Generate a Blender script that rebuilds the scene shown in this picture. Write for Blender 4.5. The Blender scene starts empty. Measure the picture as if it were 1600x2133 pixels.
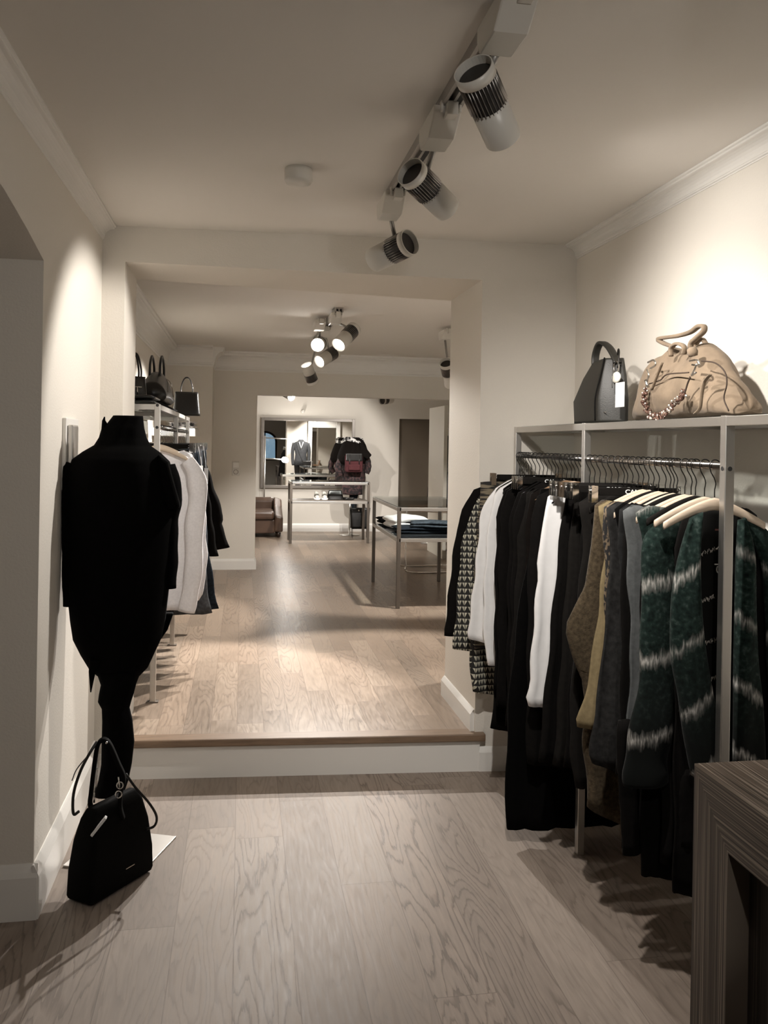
import bpy, bmesh, math, random
from mathutils import Vector, Matrix, noise as mnoise
R = math.radians
random.seed(7)
S = bpy.context.scene
C = S.collection

# ------------------------------------------------------------------ camera, world, exposure
CAM_H, F_PX, PCY, YAW, ROLL = 1.55, 1750.0, 924.44, 0.16753, 0.01715
cd = bpy.data.cameras.new('camera'); cam = bpy.data.objects.new('camera', cd); C.objects.link(cam)
cd.sensor_fit = 'HORIZONTAL'; cd.sensor_width = 36.0; cd.lens = F_PX / 1600 * 36.0
cd.shift_y = -(1066.5 - PCY) / 1600; cd.clip_start = 0.05; cd.clip_end = 200
cam.matrix_world = Matrix.Translation((0, 0, CAM_H)) @ Matrix.Rotation(-YAW, 4, 'Z') @ Matrix.Rotation(R(90), 4, 'X') @ Matrix.Rotation(ROLL, 4, 'Z')
S.camera = cam
S.view_settings.view_transform = 'Standard'; S.view_settings.look = 'None'
S.view_settings.exposure = 0.86; S.view_settings.gamma = 1.0; S.view_settings.use_curve_mapping = False
w = bpy.data.worlds.new('world'); S.world = w; w.use_nodes = True
w.node_tree.nodes['Background'].inputs[0].default_value = (0.42, 0.62, 0.85, 1)
w.node_tree.nodes['Background'].inputs[1].default_value = 0.3
SPOT_COL = (1.0, 0.945, 0.885)
K1, K2, K3 = 1.0, 0.92, 1.1          # power of the lamps in the three rooms

# pixel -> point on a plane of the room (used to read outlines at their own distance)
def ray(u, v):
    a, b = u - 800, v - PCY
    x = a * math.cos(ROLL) + b * math.sin(ROLL); y = -a * math.sin(ROLL) + b * math.cos(ROLL)
    xc, yc = x / F_PX, -y / F_PX
    return Vector((xc * math.cos(YAW) + math.sin(YAW), -xc * math.sin(YAW) + math.cos(YAW), yc))
def atY(u, v, Y): d = ray(u, v); t = Y / d.y; return Vector((d.x * t, Y, d.z * t + CAM_H))
def atX(u, v, X): d = ray(u, v); t = X / d.x; return Vector((X, d.y * t, d.z * t + CAM_H))
def atZ(u, v, Z): d = ray(u, v); t = (Z - CAM_H) / d.z; return Vector((d.x * t, d.y * t, Z))

# ------------------------------------------------------------------ materials
def nt(name):
    m = bpy.data.materials.new(name); m.use_nodes = True
    t = m.node_tree; return m, t, t.nodes['Principled BSDF']
def N(t, typ, **kw):
    n = t.nodes.new(typ)
    for k, v in kw.items():
        if k in ('operation', 'blend_type', 'data_type', 'wave_type', 'bands_direction', 'feature', 'noise_dimensions', 'attribute_name', 'clamp', 'interpolation'): setattr(n, k, v)
        else: n.inputs[k].default_value = v
    return n
def math_(t, op, a, b=None, c=None):
    n = t.nodes.new('ShaderNodeMath'); n.operation = op
    for i, x in enumerate((a, b, c)):
        if x is None: continue
        if isinstance(x, (int, float)): n.inputs[i].default_value = x
        else: t.links.new(x, n.inputs[i])
    return n.outputs[0]
def mix_(t, f, a, b, mode='MIX'):
    n = t.nodes.new('ShaderNodeMix'); n.data_type = 'RGBA'; n.blend_type = mode
    for i, x in ((0, f), (6, a), (7, b)):
        if isinstance(x, (int, float)): n.inputs[i].default_value = x
        elif isinstance(x, tuple): n.inputs[i].default_value = x if len(x) == 4 else (*x, 1)
        else: t.links.new(x, n.inputs[i])
    return n.outputs[2]
def ramp_(t, f, stops):
    n = t.nodes.new('ShaderNodeValToRGB'); e = n.color_ramp.elements
    while len(e) < len(stops): e.new(0.5)
    for el, (p, c) in zip(e, stops): el.position = p; el.color = c if len(c) == 4 else (*c, 1)
    t.links.new(f, n.inputs[0]); return n.outputs[0]
def bump_(t, bsdf, h, s, d=0.01):
    b = t.nodes.new('ShaderNodeBump'); b.inputs['Strength'].default_value = s; b.inputs['Distance'].default_value = d
    t.links.new(h, b.inputs['Height']); t.links.new(b.outputs[0], bsdf.inputs['Normal'])
def P(name, col, rough=0.5, metal=0.0, nscale=0, var=0.0, bump=0.0, bscale=None, bdist=0.002, sheen=0.0, spec=None, stretch=(1, 1, 1), **kw):
    m, t, b = nt(name)
    b.inputs['Base Color'].default_value = (*col, 1); b.inputs['Roughness'].default_value = rough; b.inputs['Metallic'].default_value = metal
    if spec is not None: b.inputs['Specular IOR Level'].default_value = spec
    if sheen: b.inputs['Sheen Weight'].default_value = sheen; b.inputs['Sheen Roughness'].default_value = 0.5
    for k, v in kw.items(): b.inputs[k].default_value = v
    tc = t.nodes.new('ShaderNodeTexCoord'); mp = t.nodes.new('ShaderNodeMapping'); mp.inputs['Scale'].default_value = stretch
    t.links.new(tc.outputs['Object'], mp.inputs[0])
    if nscale:
        n = N(t, 'ShaderNodeTexNoise', Scale=nscale, Detail=4); t.links.new(mp.outputs[0], n.inputs['Vector'])
        lo = tuple(c * (1 - var) for c in col); hi = tuple(min(1, c * (1 + var)) for c in col)
        t.links.new(ramp_(t, n.outputs[0], [(0.3, lo), (0.7, hi)]), b.inputs['Base Color'])
    if bump:
        n2 = N(t, 'ShaderNodeTexNoise', Scale=bscale or nscale or 50, Detail=3); t.links.new(mp.outputs[0], n2.inputs['Vector'])
        bump_(t, b, n2.outputs[0], bump, bdist)
    return m
def EM(name, col, s):
    m, t, b = nt(name); b.inputs['Base Color'].default_value = (0, 0, 0, 1)
    b.inputs['Emission Color'].default_value = (*col, 1); b.inputs['Emission Strength'].default_value = s; return m

def oak(name, width, length, tint, contrast=1.0, rough=0.42, vary=0.16):
    m, t, b = nt(name)
    g = t.nodes.new('ShaderNodeNewGeometry'); sp = t.nodes.new('ShaderNodeSeparateXYZ'); t.links.new(g.outputs['Position'], sp.inputs[0])
    x, y = sp.outputs[0], sp.outputs[1]
    xi = math_(t, 'FLOOR', math_(t, 'DIVIDE', x, width)); xf = math_(t, 'FRACT', math_(t, 'DIVIDE', x, width))
    wn = N(t, 'ShaderNodeTexWhiteNoise', noise_dimensions='1D'); t.links.new(xi, wn.inputs['W'])
    yo = math_(t, 'ADD', math_(t, 'DIVIDE', y, length), math_(t, 'MULTIPLY', wn.outputs[0], 7.3))
    yi = math_(t, 'FLOOR', yo); yf = math_(t, 'FRACT', yo)
    cid = t.nodes.new('ShaderNodeCombineXYZ'); t.links.new(xi, cid.inputs[0]); t.links.new(yi, cid.inputs[1])
    wn2 = N(t, 'ShaderNodeTexWhiteNoise', noise_dimensions='3D'); t.links.new(cid.outputs[0], wn2.inputs['Vector'])
    rnd = wn2.outputs[0]; sc = t.nodes.new('ShaderNodeSeparateColor'); t.links.new(wn2.outputs[1], sc.inputs[0])
    # cathedral grain: contour lines of a noise stretched along the board
    gv = t.nodes.new('ShaderNodeCombineXYZ')
    t.links.new(math_(t, 'MULTIPLY', x, 7.0), gv.inputs[0]); t.links.new(math_(t, 'MULTIPLY', y, 0.9), gv.inputs[1]); t.links.new(math_(t, 'MULTIPLY', rnd, 60), gv.inputs[2])
    n1 = N(t, 'ShaderNodeTexNoise', Scale=1.0, Detail=1.5, Roughness=0.45); t.links.new(gv.outputs[0], n1.inputs['Vector'])
    fv = t.nodes.new('ShaderNodeCombineXYZ')
    t.links.new(math_(t, 'MULTIPLY', x, 90.0), fv.inputs[0]); t.links.new(math_(t, 'MULTIPLY', y, 9), fv.inputs[1]); t.links.new(math_(t, 'MULTIPLY', rnd, 90), fv.inputs[2])
    nf = N(t, 'ShaderNodeTexNoise', Scale=1.0, Detail=3); t.links.new(fv.outputs[0], nf.inputs['Vector'])
    ph = math_(t, 'ADD', math_(t, 'MULTIPLY', n1.outputs[0], 20.0), math_(t, 'MULTIPLY', nf.outputs[0], 0.9))
    ring = math_(t, 'FRACT', ph)
    line = ramp_(t, ring, [(0.0, (0.35,) * 3), (0.16, (0.0,) * 3), (0.7, (0.0,) * 3), (0.93, (1.0,) * 3)])
    amt = math_(t, 'MULTIPLY', line, math_(t, 'MULTIPLY_ADD', sc.outputs[1], 0.38 * contrast, 0.10 * contrast))
    hi = tuple(c * (1 + 0.8 * vary) for c in tint); lo = tuple(c * (1 - vary) for c in tint)
    base = mix_(t, rnd, lo, hi)
    base = mix_(t, math_(t, 'MULTIPLY', sc.outputs[2], 0.35), base, tuple(c * k for c, k in zip(tint, (1.0, .9, .84))))
    dark = tuple(c * k for c, k in zip(tint, (0.46, 0.42, 0.40)))
    c1 = mix_(t, amt, base, dark)
    fine = ramp_(t, nf.outputs[0], [(0.35, (0.88,) * 3), (0.65, (1.06,) * 3)])
    c1 = mix_(t, 1.0, c1, fine, 'MULTIPLY')
    kn = N(t, 'ShaderNodeTexVoronoi', Scale=1.0); kv = t.nodes.new('ShaderNodeCombineXYZ')
    t.links.new(math_(t, 'MULTIPLY', x, 5.0), kv.inputs[0]); t.links.new(math_(t, 'MULTIPLY', y, 1.6), kv.inputs[1]); t.links.new(kv.outputs[0], kn.inputs['Vector'])
    kd = ramp_(t, kn.outputs['Distance'], [(0.03, (0.5,) * 3), (0.065, (0.0,) * 3)])
    c1 = mix_(t, kd, c1, dark)
    ex = math_(t, 'MULTIPLY', math_(t, 'MINIMUM', xf, math_(t, 'SUBTRACT', 1.0, xf)), width)
    ey = math_(t, 'MULTIPLY', math_(t, 'MINIMUM', yf, math_(t, 'SUBTRACT', 1.0, yf)), length)
    e = math_(t, 'MINIMUM', ex, ey)
    seam = math_(t, 'LESS_THAN', e, 0.0016)
    c1 = mix_(t, math_(t, 'MULTIPLY', seam, 0.55), c1, dark)
    t.links.new(c1, b.inputs['Base Color'])
    t.links.new(math_(t, 'MULTIPLY_ADD', nf.outputs[0], 0.22, rough - 0.11), b.inputs['Roughness'])
    hgt = math_(t, 'SUBTRACT', math_(t, 'MULTIPLY', amt, -0.4), math_(t, 'MULTIPLY', seam, 1.0))
    bump_(t, b, hgt, 0.35, 0.0008)
    return m

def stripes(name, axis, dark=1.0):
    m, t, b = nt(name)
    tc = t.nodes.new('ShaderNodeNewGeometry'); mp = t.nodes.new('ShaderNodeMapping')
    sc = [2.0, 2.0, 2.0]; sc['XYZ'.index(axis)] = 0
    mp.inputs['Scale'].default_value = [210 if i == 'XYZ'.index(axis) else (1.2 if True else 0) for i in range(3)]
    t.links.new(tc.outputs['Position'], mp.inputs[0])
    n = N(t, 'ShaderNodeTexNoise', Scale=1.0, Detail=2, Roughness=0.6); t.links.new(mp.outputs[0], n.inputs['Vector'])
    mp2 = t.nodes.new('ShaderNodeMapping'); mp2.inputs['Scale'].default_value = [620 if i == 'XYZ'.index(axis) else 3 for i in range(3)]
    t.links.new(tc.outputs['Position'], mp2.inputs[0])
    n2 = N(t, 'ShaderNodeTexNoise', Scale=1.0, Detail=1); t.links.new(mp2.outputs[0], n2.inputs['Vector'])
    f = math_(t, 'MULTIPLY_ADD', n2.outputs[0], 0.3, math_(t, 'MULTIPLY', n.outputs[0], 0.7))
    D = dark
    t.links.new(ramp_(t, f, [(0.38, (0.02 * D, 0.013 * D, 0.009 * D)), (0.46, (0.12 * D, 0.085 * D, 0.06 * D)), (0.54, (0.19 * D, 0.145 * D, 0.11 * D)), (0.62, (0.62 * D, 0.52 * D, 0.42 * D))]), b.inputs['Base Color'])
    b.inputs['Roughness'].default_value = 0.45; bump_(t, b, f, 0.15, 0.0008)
    return m

WALL = P('wall_plaster', (0.72, 0.68, 0.615), 0.9, bump=0.35, bscale=130, bdist=0.0025, spec=0.2)
CEIL = P('ceiling_paint', (0.76, 0.725, 0.675), 0.92, bump=0.1, bscale=60, spec=0.2)
TRIM = P('white_trim_paint', (0.78, 0.76, 0.72), 0.45)
OAK1 = oak('oak_wide_planks', 0.185, 1.9, (0.275, 0.228, 0.19), 1.7, 0.62)
OAK2 = oak('oak_narrow_planks', 0.125, 1.1, (0.295, 0.232, 0.178), 1.5, 0.36, 0.24)
NOSE = P('oak_nosing', (0.20, 0.135, 0.088), 0.4, nscale=6, var=0.2, stretch=(1, 14, 14))
STEEL = P('brushed_steel', (0.62, 0.60, 0.57), 0.38, 1.0, bump=0.06, bscale=120, stretch=(1, 1, 1))
STEELD = P('dull_grey_steel', (0.15, 0.128, 0.108), 0.5, 0.4)
CHROME = P('chrome', (0.8, 0.79, 0.77), 0.12, 1.0)
DCHROME = P('dark_chrome', (0.42, 0.40, 0.38), 0.18, 1.0)
BLKMET = P('black_wire', (0.02, 0.018, 0.016), 0.35, 0.6)
PLAST = P('white_plastic', (0.66, 0.635, 0.58), 0.35)
WHT = P('white_lacquer', (0.80, 0.78, 0.74), 0.3)
DARK = P('dark_recess', (0.015, 0.014, 0.013), 0.7)
GUN = P('dark_heat_sink', (0.035, 0.032, 0.03), 0.5, 0.4)
RIB = P('rib_metal', (0.33, 0.31, 0.29), 0.35, 0.8)
TRACKM = P('track_aluminium', (0.36, 0.345, 0.325), 0.42, 0.5)
LENS = EM('lamp_lens', (1.0, 0.95, 0.88), 9)
BULB = EM('lamp_bulb', (1.0, 0.95, 0.88), 30)
GLASS = P('clear_glass', (0.9, 0.95, 0.93), 0.02, **{'Transmission Weight': 1.0, 'IOR': 1.12})
def thin_glass(name, fac, col):
    m, t, b = nt(name); t.nodes.remove(b); out = t.nodes['Material Output']
    a = t.nodes.new('ShaderNodeBsdfTransparent'); a.inputs[0].default_value = (*col, 1); g = t.nodes.new('ShaderNodeBsdfGlossy'); g.inputs['Roughness'].default_value = 0.02
    mx = t.nodes.new('ShaderNodeMixShader'); lw = t.nodes.new('ShaderNodeLayerWeight'); lw.inputs[0].default_value = 0.25
    t.links.new(math_(t, 'MULTIPLY_ADD', lw.outputs['Fresnel'], 0.8, fac), mx.inputs[0]); t.links.new(a.outputs[0], mx.inputs[1]); t.links.new(g.outputs[0], mx.inputs[2]); t.links.new(mx.outputs[0], out.inputs[0]); return m
GLASS = thin_glass('clear_glass_sheet', 0.02, (0.93, 0.96, 0.95))
SMOKE = P('smoked_glass', (0.03, 0.032, 0.034), 0.06)
MIRR = P('mirror_glass', (0.88, 0.88, 0.86), 0.005, 1.0)
MFRAME = P('mirror_frame', (0.20, 0.18, 0.16), 0.4, 0.3)
CREAMP = P('cream_paint', (0.80, 0.77, 0.68), 0.5)
DOORM = P('taupe_sliding_door', (0.17, 0.14, 0.105), 0.6)
def cloth(name, col, var=0.15, scale=60, rough=0.95, sheen=0.0, bump=0.25, stretch=(1, 1, 1)):
    return P(name, col, rough, nscale=scale, var=var, bump=bump, bscale=scale * 4, bdist=0.0015, sheen=sheen, spec=0.08, stretch=stretch)
BLACK0 = cloth('deep_black_wool', (0.0016, 0.0015, 0.0014), rough=1.0)
BLACK1 = cloth('black_cotton', (0.0055, 0.0049, 0.0045))
BLACK2 = cloth('black_velvet', (0.0065, 0.0050, 0.0042))
BLACK3 = cloth('soft_black_jersey', (0.010, 0.009, 0.008))
CHAR = cloth('charcoal_denim', (0.022, 0.0215, 0.021), var=0.35)
CHAR2 = cloth('charcoal_twill', (0.015, 0.015, 0.015), var=0.3)
WHITEC = cloth('white_cotton', (0.80, 0.79, 0.78), var=0.03, scale=30, bump=0.1)
WHITEW = cloth('white_wool', (0.70, 0.685, 0.70), var=0.06, scale=90, bump=0.6, sheen=0.2)
BROWNW = cloth('olive_brown_mohair', (0.062, 0.046, 0.028), var=0.4, scale=90, bump=0.8, sheen=0.06)
MUST = cloth('mustard_knit', (0.20, 0.155, 0.085), var=0.12, scale=70)
GREYJ = cloth('grey_jersey', (0.095, 0.10, 0.10), var=0.15)
NAVY = cloth('dark_blue_denim', (0.014, 0.018, 0.024), var=0.4, scale=80)
NAVYL = cloth('faded_blue_denim', (0.04, 0.049, 0.06), var=0.5, scale=30)
GREYD = cloth('grey_denim', (0.06, 0.062, 0.066), var=0.3, scale=60)
BURG = cloth('burgundy_canvas', (0.065, 0.022, 0.024), var=0.2)
LEATHB = P('black_leather', (0.010, 0.0095, 0.009), 0.32, bump=0.2, bscale=160)
SUEDEB = P('black_suede', (0.0035, 0.0033, 0.003), 0.85, bump=0.2, bscale=220, spec=0.1)
LEATHG = P('dark_green_leather', (0.0135, 0.0125, 0.0095), 0.5, nscale=8, var=0.15, bump=0.25, bscale=240)
SUEDE = P('tan_suede', (0.165, 0.121, 0.08), 0.9, nscale=14, var=0.22, bump=0.35, bscale=120, sheen=0.05)
SUEDED = P('brown_suede_seam', (0.035, 0.02, 0.012), 0.8)
BRNLEA = P('brown_leather', (0.085, 0.05, 0.034), 0.32, nscale=5, var=0.25, bump=0.15, bscale=60)
TANLEA = P('tan_saddle_leather', (0.36, 0.19, 0.09), 0.4)
WOODL = P('pale_beech', (0.56, 0.455, 0.35), 0.35, nscale=20, var=0.08, stretch=(1, 1, 8))
WOODB = P('brown_wood', (0.24, 0.15, 0.09), 0.3, nscale=20, var=0.15, stretch=(1, 1, 8))
WOODD = P('dark_wood', (0.03, 0.018, 0.012), 0.35)
PAPER = P('white_card', (0.85, 0.85, 0.84), 0.6)
INK = P('black_ink', (0.02, 0.02, 0.02), 0.6)
BEAD = P('brown_glass_bead', (0.11, 0.06, 0.045), 0.12, 0.5)
BEADL = P('silver_bead', (0.62, 0.56, 0.5), 0.15, 0.9)
BRONZE = P('bronze_clip', (0.34, 0.27, 0.20), 0.3, 0.9)
SHOEP = cloth('sneaker_knit', (0.42, 0.39, 0.35), var=0.8, scale=70)

def pattern_tri(name):
    m, t, b = nt(name); tc = t.nodes.new('ShaderNodeTexCoord'); sp = t.nodes.new('ShaderNodeSeparateXYZ'); t.links.new(tc.outputs['Object'], sp.inputs[0])
    u = math_(t, 'MULTIPLY', math_(t, 'ADD', sp.outputs[0], math_(t, 'MULTIPLY', sp.outputs[1], 0.7)), 50.0); v = math_(t, 'MULTIPLY', sp.outputs[2], 36.0)
    fu = math_(t, 'ABSOLUTE', math_(t, 'SUBTRACT', math_(t, 'FRACT', u), 0.5)); fv = math_(t, 'FRACT', v)
    a = math_(t, 'LESS_THAN', math_(t, 'MULTIPLY', fu, 2.0), math_(t, 'SUBTRACT', fv, 0.1))
    gap = math_(t, 'GREATER_THAN', fu, 0.06)
    t.links.new(mix_(t, math_(t, 'MULTIPLY', a, gap), (0.012, 0.011, 0.01), (0.52, 0.5, 0.40)), b.inputs['Base Color']); b.inputs['Roughness'].default_value = 0.8
    return m
TRI = pattern_tri('black_and_cream_triangle_print')
def pattern_zig(name, a, c, su, sv):
    m, t, b = nt(name); tc = t.nodes.new('ShaderNodeTexCoord')
    mp = t.nodes.new('ShaderNodeMapping'); mp.inputs['Scale'].default_value = (su, su, sv); t.links.new(tc.outputs['Object'], mp.inputs[0])
    n = N(t, 'ShaderNodeTexNoise', Scale=1.0, Detail=2); t.links.new(mp.outputs[0], n.inputs['Vector'])
    t.links.new(ramp_(t, n.outputs[0], [(0.47, a), (0.55, c)]), b.inputs['Base Color']); b.inputs['Roughness'].default_value = 0.85
    return m
ZIG = pattern_zig('brown_black_band_print', (0.012, 0.01, 0.009), (0.17, 0.14, 0.095), 9, 75)
FLORAL = pattern_zig('dark_floral_print', (0.012, 0.008, 0.009), (0.06, 0.03, 0.03), 26, 26)
STITCH = pattern_zig('black_knit_with_tan_stitches', (0.012, 0.011, 0.011), (0.15, 0.11, 0.07), 120, 60)
SCARF = pattern_zig('black_white_scarf_print', (0.02, 0.018, 0.018), (0.7, 0.68, 0.66), 25, 25)

def mohair(name, slope, phase, freq, top=True):
    # green brushed wool with white bands; slope tilts the bands across the width
    m, t, b = nt(name); tc = t.nodes.new('ShaderNodeTexCoord'); sp = t.nodes.new('ShaderNodeSeparateXYZ'); t.links.new(tc.outputs['Object'], sp.inputs[0])
    nv = N(t, 'ShaderNodeTexNoise', Scale=75, Detail=4); mp = t.nodes.new('ShaderNodeMapping'); mp.inputs['Scale'].default_value = (1, 1, 0.25)
    t.links.new(tc.outputs['Object'], mp.inputs[0]); t.links.new(mp.outputs[0], nv.inputs['Vector'])
    z = math_(t, 'ADD', sp.outputs[2], math_(t, 'MULTIPLY', sp.outputs[0], slope))
    z = math_(t, 'ADD', z, math_(t, 'MULTIPLY', math_(t, 'SUBTRACT', nv.outputs[0], 0.5), 0.06))
    f = math_(t, 'FRACT', math_(t, 'MULTIPLY_ADD', z, freq, phase))
    band = ramp_(t, f, [(0.0, (0.0,) * 3), (0.08, (0.22,) * 3), (0.15, (0.75,) * 3), (0.20, (0.25,) * 3), (0.25, (0.0,) * 3)])
    ntx = N(t, 'ShaderNodeTexNoise', Scale=70, Detail=4); t.links.new(tc.outputs['Object'], ntx.inputs['Vector'])
    green = ramp_(t, ntx.outputs[0], [(0.3, (0.0045, 0.0085, 0.0072)), (0.55, (0.012, 0.0235, 0.0195)), (0.78, (0.05, 0.070, 0.062))])
    lim = math_(t, 'GREATER_THAN', -0.11 if top else 9.0, sp.outputs[2]) if top else 1.0
    # wool colour blends darker towards the bottom of the cardigan
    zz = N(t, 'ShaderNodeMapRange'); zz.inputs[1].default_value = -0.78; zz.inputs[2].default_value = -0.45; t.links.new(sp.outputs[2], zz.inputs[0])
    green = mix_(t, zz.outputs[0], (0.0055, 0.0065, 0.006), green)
    sv = N(t, 'ShaderNodeTexNoise', Scale=240, Detail=3); mp3 = t.nodes.new('ShaderNodeMapping'); mp3.inputs['Scale'].default_value = (1, 1, 0.12)
    t.links.new(tc.outputs['Object'], mp3.inputs[0]); t.links.new(mp3.outputs[0], sv.inputs['Vector'])
    pv = N(t, 'ShaderNodeTexNoise', Scale=9, Detail=1); t.links.new(tc.outputs['Object'], pv.inputs['Vector'])
    streak = math_(t, 'MULTIPLY', ramp_(t, sv.outputs[0], [(0.36, (0.15,) * 3), (0.6, (1.0,) * 3)]), ramp_(t, pv.outputs[0], [(0.34, (0.35,) * 3), (0.6, (1.0,) * 3)]))
    band = math_(t, 'MULTIPLY', band, streak)
    fac = math_(t, 'MULTIPLY', band, lim) if top else band
    t.links.new(mix_(t, fac, green, (0.68, 0.65, 0.6)), b.inputs['Base Color'])
    b.inputs['Roughness'].default_value = 0.95; b.inputs['Specular IOR Level'].default_value = 0.1; b.inputs['Sheen Weight'].default_value = 0.03
    return m

# ------------------------------------------------------------------ geometry helpers
class MB:
    def __init__(s): s.bm = bmesh.new()
    def box(s, a, b, rot=None, piv=None, mi=0):
        a = Vector(a); b = Vector(b); c = (a + b) / 2; d = b - a
        r = bmesh.ops.create_cube(s.bm, size=1, matrix=Matrix.Translation(c) @ Matrix.Diagonal((*d, 1)))
        if rot is not None:
            pv = Vector(piv) if piv is not None else c
            bmesh.ops.transform(s.bm, matrix=Matrix.Translation(pv) @ rot.to_4x4() @ Matrix.Translation(-pv), verts=r['verts'])
        for f in {f for v in r['verts'] for f in v.link_faces}: f.material_index = mi
        return r['verts']
    def frame_from(s, d):
        d = d.normalized(); up = Vector((0, 0, 1)) if abs(d.z) < 0.95 else Vector((0, 1, 0))
        x = d.cross(up).normalized(); y = d.cross(x).normalized(); return x, y
    def tube(s, pts, r, seg=10, closed=False, caps=True, flat=None, mi=0, up=None):
        pts = [Vector(p) for p in pts]; n = len(pts); rr = r if isinstance(r, (list, tuple)) else [r] * n
        rings = []; px = None
        for i, p in enumerate(pts):
            if closed: d = pts[(i + 1) % n] - pts[i - 1]
            else: d = pts[min(i + 1, n - 1)] - pts[max(i - 1, 0)]
            if d.length < 1e-9: d = Vector((0, 0, 1))
            d.normalize()
            if px is None:
                if up is not None: px = (Vector(up) - d * Vector(up).dot(d)).normalized()
                else: px, _ = s.frame_from(d)
            else: px = (px - d * px.dot(d)).normalized()
            py = d.cross(px); ring = []
            fa, fb = (rr[i], rr[i]) if flat is None else (flat[0], flat[1])
            for k in range(seg):
                a = 2 * math.pi * k / seg
                ca, sa = math.cos(a), math.sin(a)
                if flat is not None:
                    ca = math.copysign(abs(ca) ** 0.5, ca); sa = math.copysign(abs(sa) ** 0.5, sa)
                ring.append(s.bm.verts.new(p + px * ca * fa + py * sa * fb))
            rings.append(ring)
        m = n if closed else n - 1
        for i in range(m):
            A, B = rings[i], rings[(i + 1) % n]
            for k in range(seg):
                f = s.bm.faces.new((A[k], A[(k + 1) % seg], B[(k + 1) % seg], B[k])); f.smooth = True; f.material_index = mi
        if caps and not closed:
            for q in (rings[0][::-1], rings[-1]):
                f = s.bm.faces.new(q); f.material_index = mi
    def cyl(s, a, b, r, seg=16, r2=None, mi=0): s.tube([a, b], [r, r if r2 is None else r2], seg, mi=mi)
    def ball(s, c, r, sc=(1, 1, 1), seg=12, rot=None, mi=0):
        M = Matrix.Translation(Vector(c)) @ (rot.to_4x4() if rot is not None else Matrix.Identity(4)) @ Matrix.Diagonal((r * sc[0], r * sc[1], r * sc[2], 1))
        q = bmesh.ops.create_uvsphere(s.bm, u_segments=seg, v_segments=max(6, seg * 2 // 3), radius=1, matrix=M)
        for f in {f for v in q['verts'] for f in v.link_faces}: f.smooth = True; f.material_index = mi
    def prism(s, poly, z0, z1, mi=0):              # plan polygon (x, y) extruded in z ; z may be functions
        fz0 = z0 if callable(z0) else (lambda x, y: z0); fz1 = z1 if callable(z1) else (lambda x, y: z1)
        a = [s.bm.verts.new((x, y, fz0(x, y))) for x, y in poly]; b = [s.bm.verts.new((x, y, fz1(x, y))) for x, y in poly]
        n = len(poly); fs = [s.bm.faces.new(a[::-1]), s.bm.faces.new(b)]
        for i in range(n): fs.append(s.bm.faces.new((a[i], a[(i + 1) % n], b[(i + 1) % n], b[i])))
        for f in fs: f.material_index = mi
    def extrude(s, prof, p0, p1, nx, nz, mi=0):     # profile (u, v) swept from p0 to p1 ; u along nx, v along nz
        p0, p1, nx, nz = map(Vector, (p0, p1, nx, nz))
        A = [s.bm.verts.new(p0 + nx * u + nz * v) for u, v in prof]; B = [s.bm.verts.new(p1 + nx * u + nz * v) for u, v in prof]
        n = len(prof)
        for i in range(n): s.bm.faces.new((A[i], A[(i + 1) % n], B[(i + 1) % n], B[i])).material_index = mi
        s.bm.faces.new(A[::-1]).material_index = mi; s.bm.faces.new(B).material_index = mi
    def lathe(s, prof, c=(0, 0, 0), seg=24, axis=Vector((0, 0, 1)), mi=0):
        c = Vector(c); axis = axis.normalized(); x, y = s.frame_from(axis); rings = []
        for r, h in prof:
            rings.append([s.bm.verts.new(c + axis * h + (x * math.cos(2 * math.pi * k / seg) + y * math.sin(2 * math.pi * k / seg)) * max(r, 1e-4)) for k in range(seg)])
        for A, B in zip(rings, rings[1:]):
            for k in range(seg):
                f = s.bm.faces.new((A[k], A[(k + 1) % seg], B[(k + 1) % seg], B[k])); f.smooth = True; f.material_index = mi
        s.bm.faces.new(rings[0][::-1]).material_index = mi; s.bm.faces.new(rings[-1]).material_index = mi
    def loft(s, rings, caps=True, mi=0, closed=True):
        V = [[s.bm.verts.new(p) for p in r] for r in rings]; n = len(V[0])
        for A, B in zip(V, V[1:]):
            for k in range(n if closed else n - 1):
                f = s.bm.faces.new((A[k], A[(k + 1) % n], B[(k + 1) % n], B[k])); f.smooth = True; f.material_index = mi
        if caps and closed:
            for q in (V[0][::-1], V[-1]):
                f = s.bm.faces.new(q); f.smooth = True; f.material_index = mi
    def fur(s, count, length, width=0.0006, down=0.6, spread=0.6, seed=1):
        rnd = random.Random(seed); s.bm.faces.ensure_lookup_table(); s.bm.normal_update()
        fs = list(s.bm.faces); areas = [f.calc_area() for f in fs]
        ch = rnd.choices(range(len(fs)), weights=areas, k=count)
        data = []
        for i in ch:
            f = fs[i]; vs = f.verts; ws = [rnd.random() for _ in vs]; q = sum(ws); p = Vector((0, 0, 0))
            for vtx, ww in zip(vs, ws): p += vtx.co * (ww / q)
            data.append((p, f.normal.copy()))
        for p, nrm in data:
            d = (nrm * 0.7 + Vector((0, 0, -1)) * down + Vector((rnd.uniform(-1, 1), rnd.uniform(-1, 1), rnd.uniform(-1, 1))) * spread).normalized()
            L = length * rnd.uniform(0.5, 1.2); sd = d.cross(Vector((rnd.uniform(-1, 1), rnd.uniform(-1, 1), rnd.uniform(-1, 1)))).normalized() * width
            a = s.bm.verts.new(p - sd); b = s.bm.verts.new(p + sd); c = s.bm.verts.new(p + d * L)
            s.bm.faces.new((a, b, c))

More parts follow.
